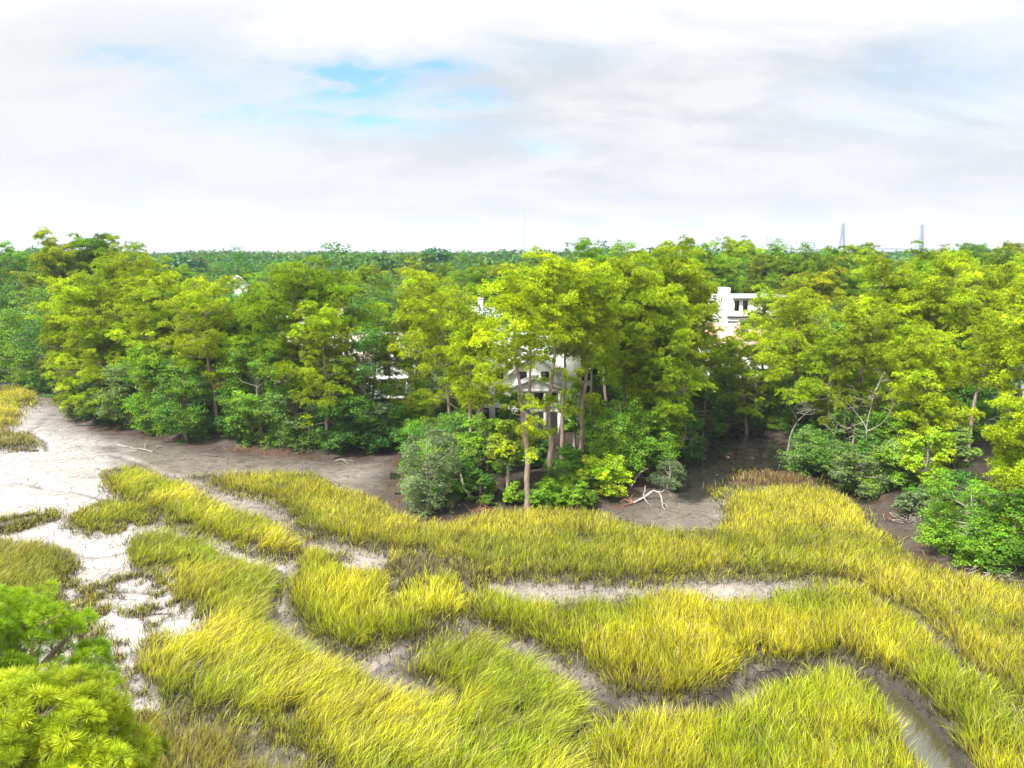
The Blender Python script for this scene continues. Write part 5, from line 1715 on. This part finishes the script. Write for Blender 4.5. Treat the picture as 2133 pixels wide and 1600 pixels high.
def brush(px, py, w, n, label, mat='rustwood', seed=1, name='brush_pile'):
    r = np.random.RandomState(seed)
    o = spot(px, py)
    a = Acc()
    for i in range(n):
        c = np.array([r.randn() * w, r.randn() * w * .35, abs(r.randn()) * .25 + .05])
        d = unit(np.array([r.randn(), r.randn() * .6, r.randn() * .35]))
        L_ = r.uniform(.4, 1.6)
        p = curve_pts(c - d * L_ / 2, d, L_, 4, r, .2)
        p[:, 2] = np.maximum(p[:, 2], 0.0)
        a.tube(p, np.linspace(r.uniform(.012, .035), .006, 5), 4)
    ob = link(name, a.mesh(name, M[mat], True), None, o)
    tag(ob, label, 'brush pile')


brush(590, 948, 1.9, 90, 'heap of rusty brown dead branches on the mud at the middle of the left shore', seed=3)
brush(500, 940, 1.2, 40, 'thin scatter of reddish twigs left of the rusty heap', seed=4)
brush(1905, 1085, 1.1, 60, 'tangle of bleached twigs on the right mud bank below the small grey bush', 'deadwood', 5)
brush(1010, 1068, 1.0, 45, 'reddish dead twigs in the litter left of the foremost trunk', seed=6)
brush(1590, 905, 2.4, 45, 'line of brown wrack sticks at the back of the black cove', seed=7)
brush(2085, 1200, 1.0, 30, 'pale roots and twigs under the dark green bush at the right edge', 'deadwood', 8)

for (sd_, bx, by, ty, sp, ln, lab, r0, mt) in (
        (1, 497, 905, 765, .9, (-.1, 0), 'white leafless snag between the bare trunked pine and the light green tree', .13, 'deadwood'),
        (2, 1834, 940, 790, 1.0, (-.75, 0), 'bleached leafless tree leaning left over the right shore bushes', .17, 'deadwood'),
        (3, 1798, 950, 775, .9, (-.15, 0), 'second bare tree with fine grey twigs, left of the leaning bleached one', .10, 'deadwood'),
        (4, 1641, 940, 800, .8, (-.3, 0), 'pale multi limbed bare tree at the mouth bank of the black cove', .16, 'greybark'),
        (5, 1990, 930, 830, .25, (.05, 0), 'thin bare pole like dead trunk left of the crooked pine', .07, 'deadwood'),
        (6, 1945, 1010, 950, 1.0, (.3, 0), 'small dead bush of grey twigs under the crooked pine', .06, 'deadwood'),
        (7, 1402, 955, 880, 1.0, (.3, 0), 'grey twiggy dead tree at the lip of the black cove', .07, 'deadwood'),
        (8, 1715, 960, 860, .9, (-.2, 0), 'slim pale dead tree behind the spreading grey green bush', .07, 'deadwood'),
        (9, 1260, 975, 860, .8, (.1, 0), 'slender pale dead stem rising from the bright bush', .06, 'deadwood')):
    P = spot(bx, by); T = V(bx, ty, P[1]); H = T[2] - P[2]
    t = empty('dead_tree', P, lab, 'dead tree', 'bare dead trees along the shore')
    Hn = H
    me = dead_geo(900 + sd_, Hn * 0.95, sp, 4 if sd_ != 5 else 1, ln, r0, mt)
    me.name = 'limbs'
    link('limbs', me, t)

# palms
for sd_, px, py, Y0, rc, lab in ((1, 1754, 650, 118, 2.2, 'cabbage palm crown in a gap of the canopy behind the domed pine'), (2, 2048, 872, 82, 2.0, 'shaggy fan palm behind the crooked pine')):
    T = V(px, py, Y0); z0 = ground_z(T[0], Y0)
    me = palm_geo(sd_, T[2] - z0, rc, color=SAGE * 1.1)
    plant('palm_tree', me, (T[0], Y0, z0), label=lab, cat='palm')

# ------------------------------------------------------------------ understory and inland trees (copies of a few kinds)
rm = np.random.RandomState(2024)
PROTO = {}
for i in range(5):
    PROTO['pine', i] = pine_geo(1000 + i, 19.0, 5.4, .38, (rm.uniform(-1, 1), rm.uniform(-1, 1)), nb=44, tuft=.5, per=13, color=PINE, color2=PINE_Y * .8 + PINE * .2, dens=1.1)
for i in range(5):
    PROTO['oak', i] = broad_geo(1100 + i, 14.0, 5.6, .12, nl=34, leaf=.36, nleaf=11000, color=OAK, color2=LIME * .8, lobe=.34)
for i in range(5):
    PROTO['bush', i] = broad_geo(1200 + i, 3.2, 2.3, .0, nl=18, leaf=.19, nleaf=5200, color=OAK, color2=LIME * .85, lobe=.38)

hero_xy = [(o.location.x, o.location.y) for o, *_ in ALL]

ZONE = [  # (px0, px1, nearer than Y, top must stay below this image row) keeps real sight lines to the houses open
    (1478, 1630, 131, 668), (1462, 1600, 111, 712), (492, 532, 199, 598), (988, 1040, 121, 634), (1786, 1846, 189, 622),
    (1000, 1250, 84, 900), (640, 760, 103, 700), (2060, 2133, 84, 880), (1735, 1775, 117, 655), (1480, 1570, 108, 860), (620, 690, 127, 680), (1340, 1385, 115, 660)]

MID = []


def try_tree(x, y, kind, H, z):
    for (fx, fy, fr) in FOOT:
        if (x - fx) ** 2 + (y - fy) ** 2 < (fr + 1.5) ** 2:
            return None
    for (hx, hy) in hero_xy:
        if (x - hx) ** 2 + (y - hy) ** 2 < 9:
            return None
    px, py = project(np.array([x, y, z + H]))
    w = 5.0 * FPX / y
    for (a, b, Yh, lim) in ZONE:
        if y < Yh and px[0] + w > a and px[0] - w < b and py[0] < lim:
            T = V(px[0], lim + 6, y)
            H = min(H, T[2] - z)
    return H if H > 5.5 else None


rows = []
Yc = 84.0
while Yc < 262:
    rows.append(Yc); Yc += 7.5 + 0.052 * (Yc - 80)
for Yr in rows:
    step = 8.0 + 0.055 * (Yr - 80)
    xm = Yr * 0.76 + 6
    for x in np.arange(-xm, xm, step):
        xx = x + rm.uniform(-.38, .38) * step; yy = Yr + rm.uniform(-.4, .4) * step
        hh, sdv, mk_, cv_ = terrain(np.array([xx]), np.array([yy]))
        if sdv[0] < 5.0:
            continue
        z = hh[0]
        px, _ = project(np.array([xx, yy, z + 15])); px = px[0]
        right = 1 / (1 + math.exp(-(px - 1150) / 130.0))
        if rm.rand() < 0.34 + 0.30 * right:
            kind = 'pine'; H = rm.uniform(13, 16.5) + 3.6 * right + (3.0 if rm.rand() < .12 else 0)
        else:
            kind = 'oak'; H = rm.uniform(10.5, 14) + 4.2 * right
        if px < 200:
            H += 2.0
        if yy < 100:
            H = min(H, 13.5)
        H = try_tree(xx, yy, kind, H, z)
        if H is None:
            continue
        MID.append([xx, yy, z, kind, H, px])
# emergent trees traced one by one: photo x, top row, distance, kind, height share
EMERG = [(178, 505, 150, 'pine'), (100, 516, 142, 'pine'), (30, 540, 150, 'oak'), (55, 610, 128, 'oak'), (20, 660, 124, 'oak'), (110, 640, 118, 'oak'), (75, 690, 120, 'oak'),
         (490, 527, 230, 'oak'), (430, 560, 175, 'oak'), (540, 555, 165, 'oak'), (770, 580, 150, 'oak'), (945, 530, 250, 'oak'), (1222, 508, 215, 'oak'),
         (1275, 512, 210, 'oak'), (1312, 518, 215, 'oak'), (1405, 516, 245, 'pine'), (1460, 517, 240, 'oak'), (1490, 530, 190, 'oak'), (1625, 514, 190, 'oak'),
         (1660, 518, 185, 'oak'), (1540, 518, 250, 'pine'), (1785, 518, 215, 'pine'), (1700, 548, 150, 'pine'), (1780, 565, 140, 'pine'), (1590, 540, 170, 'oak'),
         (2060, 517, 255, 'oak'), (2110, 515, 250, 'pine'), (1640, 560, 150, 'oak'), (1560, 560, 175, 'oak'), (1730, 530, 195, 'oak')]
for px, ty, Y0, kind in EMERG:
    T = V(px, ty, Y0); z = ground_z(T[0], Y0)
    MID.append([T[0], Y0, z, kind, T[2] - z, px])

ANCH = [(70, 'at the far left edge'), (175, 'behind the left point'), (300, 'near the floodlight mast'), (420, 'behind the long bare trunk'), (520, 'by the distant pale roof left of centre'), (640, 'behind the tall dark pines'), (770, 'beyond the pale pink roof'),
        (900, 'behind the yellow spreading pine'), (1010, 'around the chimney house'), (1090, 'under the radio mast'), (1200, 'behind the tallest pine'), (1320, 'beyond the cupola house'), (1440, 'behind the flat topped pine'),
        (1560, 'around the flat roofed white house'), (1680, 'behind the domed pine of the cove'), (1760, 'below the left bridge tower'), (1850, 'between the bridge towers'), (1930, 'below the right bridge tower'), (2040, 'right of the bridge towers'), (2140, 'at the far right edge')]
BAND = [(100, 'just inland of the shore trees'), (122, 'in the second line of the wood'), (150, 'in the middle of the wood'), (190, 'well back in the wood'), (235, 'near the far side of the wood'), (999, 'at the hazy back of the wood')]
SHADE = {'pine': [((.55, .72, .9), 'dark green'), ((.85, .95, .9), 'mid green'), ((1.25, 1.1, .9), 'yellow green')],
         'oak': [((.6, .8, 1.2), 'blackish green'), ((.95, 1.0, 1.0), 'leaf green'), ((1.45, 1.25, .9), 'light green'), ((1.35, 1.15, 2.6), 'grey green'), ((2.3, 1.3, .8), 'golden tinged')]}
SW = {'pine': [.25, .4, .35], 'oak': [.24, .34, .2, .14, .08]}
cols_ = []
for m_ in MID:
    k = m_[3]
    m_.append(rm.choice(len(SHADE[k]), p=SW[k]))
    m_.append('tall' if m_[4] > 17 else ('low' if m_[4] < 11.5 else 'middling'))
labs = {}
for i, (x, y, z, kind, H, px, sh, hs) in enumerate(MID):
    a = min(ANCH, key=lambda q: abs(q[0] - px))[1]
    b = next(q[1] for q in BAND if y < q[0])
    key = (hs, SHADE[kind][sh][1], 'pine' if kind == 'pine' else 'broadleaf', a, b)
    labs.setdefault(key, []).append(i)
ORD = ['leftmost', 'second', 'third', 'fourth', 'fifth', 'sixth', 'seventh']
BS = {'just inland of the shore trees': 'just inland', 'in the second line of the wood': 'second line of wood', 'in the middle of the wood': 'middle of wood', 'well back in the wood': 'well back', 'near the far side of the wood': 'far side of wood', 'at the hazy back of the wood': 'hazy back of wood'}
names = {}
for (hs, sh, kd, a, b), idx in labs.items():
    idx.sort(key=lambda i: MID[i][5])
    for n_, i in enumerate(idx):
        if len(idx) == 1:
            s_ = f'{hs} {sh} {kd} {a}, {b}'
            if len(s_.split()) > 16:
                s_ = f'{hs} {sh} {kd} {a}, {BS[b]}'
        else:
            s_ = f'{ORD[n_]} {hs} {sh} {kd} {a}, {BS[b]}'
        names[i] = ' '.join(s_.split()[:16])
for i, (x, y, z, kind, H, px, sh, hs) in enumerate(MID):
    me = PROTO[kind, rm.randint(5)]
    base = 19.0 if kind == 'pine' else 14.0
    s = H / base
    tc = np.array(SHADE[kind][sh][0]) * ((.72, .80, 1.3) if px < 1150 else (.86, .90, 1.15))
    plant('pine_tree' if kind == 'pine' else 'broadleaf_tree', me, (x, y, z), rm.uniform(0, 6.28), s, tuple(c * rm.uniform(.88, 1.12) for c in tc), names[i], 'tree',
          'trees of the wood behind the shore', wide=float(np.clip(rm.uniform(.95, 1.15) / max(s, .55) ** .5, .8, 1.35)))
print('inland trees', len(MID))

# shrubs filling the shore under the trees
BU = []
si = 0
acc_len = 0.0
for i in range(len(shore) - 1):
    a, b = shore[i], shore[i + 1]
    if max(a[0], b[0]) < -95 or min(a[0], b[0]) > 75:
        continue
    L_ = np.hypot(*(b - a)); nrm = np.array([-(b - a)[1], (b - a)[0]]) / L_
    n = max(1, int(L_ / 3.4))
    for k in range(n):
        for depth_ in (1.6, 5.0, 9.5):
            f = (k + rm.rand()) / n
            p = a + (b - a) * f + nrm * (depth_ + rm.uniform(-.6, 1.4))
            hh, sdv, *_ = terrain(np.array([p[0]]), np.array([p[1]]))
            if sdv[0] < 0.7:
                continue
            px, py = project(np.array([p[0], p[1], hh[0] + 1.5])); px, py = px[0], py[0]
            if px < -80 or px > 2210:
                continue
            if (1085 < px < 1112 and depth_ < 3) or (1478 < px < 1512) or (1000 < px < 1040 and depth_ < 3):
                continue
            if depth_ > 4 and rm.rand() < .25:
                continue
            if any((p[0] - fx) ** 2 + (p[1] - fy) ** 2 < (fr - 1) ** 2 for fx, fy, fr in FOOT):
                continue
            if any((p[0] - q[0]) ** 2 + (p[1] - q[1]) ** 2 < 3.2 for q in BU):
                continue
            BU.append((p[0], p[1], hh[0], px, depth_))
SH_ANCH = [(0, 'at the far left bank'), (110, 'at the far left inlet'), (180, 'under the farthest left leaning pine'), (260, 'under the big leaning pine'), (345, 'beside the glossy emerald tree'), (430, 'by the long bare trunk'), (500, 'by the white snag'), (590, 'behind the rusty brush heap'),
           (690, 'left of the shaded bay'), (790, 'at the shaded bay'), (860, 'by the grey juniper bush'), (950, 'right of the juniper bush'), (1040, 'left of the foremost trunk'), (1130, 'right of the foremost trunk'), (1210, 'midway along the point'),
           (1290, 'by the bright bush of the point'), (1380, 'by the fallen white limb'), (1445, 'left side of the black cove'), (1540, 'at the back of the black cove'), (1640, 'right side of the black cove'), (1740, 'under the bleached tree'),
           (1830, 'on the shadowed right bank'), (1910, 'above the bleached twigs'), (2000, 'around the crooked pine'), (2090, 'by the right edge bushes'), (2180, 'at the right edge')]
DEP = {1.6: 'at the waterside', 5.0: 'a step inland', 9.5: 'in deep shade inland'}
SHC = [((.55, .75, 1.1), 'dark'), ((.9, .95, 1.0), 'green'), ((1.5, 1.3, .9), 'bright'), ((1.5, 1.2, 3.0), 'grey')]
labs = {}
rec = []
for (x, y, z, px, dp) in BU:
    c = rm.choice(4, p=[.36, .34, .18, .12]); s = rm.uniform(.65, 1.25)
    if 980 < px < 1265:
        s *= .55
    elif px > 1600:
        s *= .75
    sz = 'low' if s < .85 else ('big' if s > 1.08 else 'rounded')
    a = min(SH_ANCH, key=lambda q: abs(q[0] - px))[1]
    labs.setdefault((sz, SHC[c][1], a, DEP[dp]), []).append(len(rec))
    rec.append((x, y, z, px, c, s))
names = {}
for (sz, cc, a, d_), idx in labs.items():
    idx.sort(key=lambda i: rec[i][3])
    for n_, i in enumerate(idx):
        names[i] = f'{sz} {cc} bush {a}, {d_}' if len(idx) == 1 else f'{ORD[n_]} {sz} {cc} bush {a}, {d_}'
for i, (x, y, z, px, c, s) in enumerate(rec):
    plant('bush', PROTO['bush', rm.randint(5)], (x, y, z - .05), rm.uniform(0, 6.28), s, SHC[c][0], names[i], 'bush', 'undergrowth bushes along the shore', wide=rm.uniform(.95, 1.2))
print('bushes', len(rec))

# ------------------------------------------------------------------ the far wood, one mass to the horizon
def far_wood():
    r = np.random.RandomState(9)
    Vv, Cc = [], []
    for (y0, y1, sp, nq, qs, rad, hz) in ((255, 460, 10.5, 400, 1.35, 6.0, (15, 20)), (460, 1000, 15.0, 150, 3.0, 8.5, (15, 21)), (1000, 3400, 38.0, 64, 7.5, 17.0, (16, 23))):
        n = int(0.80 * (y1 ** 2 - y0 ** 2) / sp ** 2)
        y = np.sqrt(r.uniform(y0 ** 2, y1 ** 2, n)); x = r.uniform(-.8, .8, n) * y
        big = fbm(x, y, .006, 3)
        top = r.uniform(hz[0], hz[1], n) + 7.0 * (big - .5) + (r.rand(n) < .06) * r.uniform(1, 4.5, n)
        side = 1 / (1 + np.exp(-(x / y * 1480 - 150) / 120.0))
        top += side * 1.2 * (y < 700)
        R0 = rad * r.uniform(.7, 1.3, n)
        d = rand_dirs(r, n * nq).reshape(n, nq, 3)
        d[..., 2] = np.abs(d[..., 2]) * 1.0 - .15
        d = unit(d)
        # lumpy crown: radius varies with direction
        ph = r.rand(n, 1) * 6.28
        lump = 1 + .18 * np.sin(3 * np.arctan2(d[..., 1], d[..., 0]) + ph) + .14 * np.sin(5 * d[..., 2] * 2 + ph * 2) + .1 * r.randn(n, nq)
        ax = np.stack([R0, R0, R0 * .72], 1)
        ctr = np.stack([x, y, top + 2.2 - ax[:, 2]], 1)
        P = ctr[:, None] + d * ax[:, None] * lump[..., None]
        Nn = unit(d + .55 * r.randn(n, nq, 3) + [0, 0, .4])
        t = unit(np.cross(Nn, rand_dirs(r, n * nq).reshape(n, nq, 3))); b = np.cross(Nn, t)
        L_ = (qs * r.uniform(.6, 1.3, (n, nq)))[..., None]
        v = np.stack([P - t * L_ * .5, P + b * L_ * .36, P + t * L_ * .5, P - b * L_ * .36], 2)
        Vv.append(v.reshape(-1, 3))
        pal = np.array([OAK * [.6, .8, 2.5], OAK_D * [.8, 1, 3.0], PINE * [.6, .8, 3], LIME * .5, OAK * [.7, .9, 4], GOLD * .4])  # blue raised in the crown colours to paint in a haze tint
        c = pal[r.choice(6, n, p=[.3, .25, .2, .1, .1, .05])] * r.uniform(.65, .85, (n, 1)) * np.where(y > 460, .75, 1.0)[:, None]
        c = np.repeat((c[:, None] * r.uniform(.85, 1.15, (n, nq, 1))).reshape(-1, 1, 3), 4, 1).reshape(-1, 3)
        Cc.append(c)
    Vv = np.concatenate(Vv); Cc = np.concatenate(Cc)
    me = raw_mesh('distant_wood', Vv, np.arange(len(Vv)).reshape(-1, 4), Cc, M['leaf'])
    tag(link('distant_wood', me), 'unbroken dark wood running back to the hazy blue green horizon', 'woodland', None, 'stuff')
    print('far quads', len(Vv) // 4)


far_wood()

# ------------------------------------------------------------------ haze
def haze():
    m, t = new_mat('haze')
    out = N(t, 'ShaderNodeOutputMaterial')
    pv = N(t, 'ShaderNodeVolumePrincipled')
    pv.inputs['Density'].default_value = HAZE_D
    pv.inputs['Color'].default_value = (0.74, 0.85, 1.0, 1)
    pv.inputs['Anisotropy'].default_value = 0.0
    t.links.new(pv.outputs[0], out.inputs['Volume'])
    a = Acc(); a.box(-5600, 5600, -500, 5600, -4, 200)
    o = a.build('haze', m)
    tag(o, 'thin pale summer haze over the marsh and wood', 'haze', None, 'stuff')


HAZE_D = 0.00015
haze()
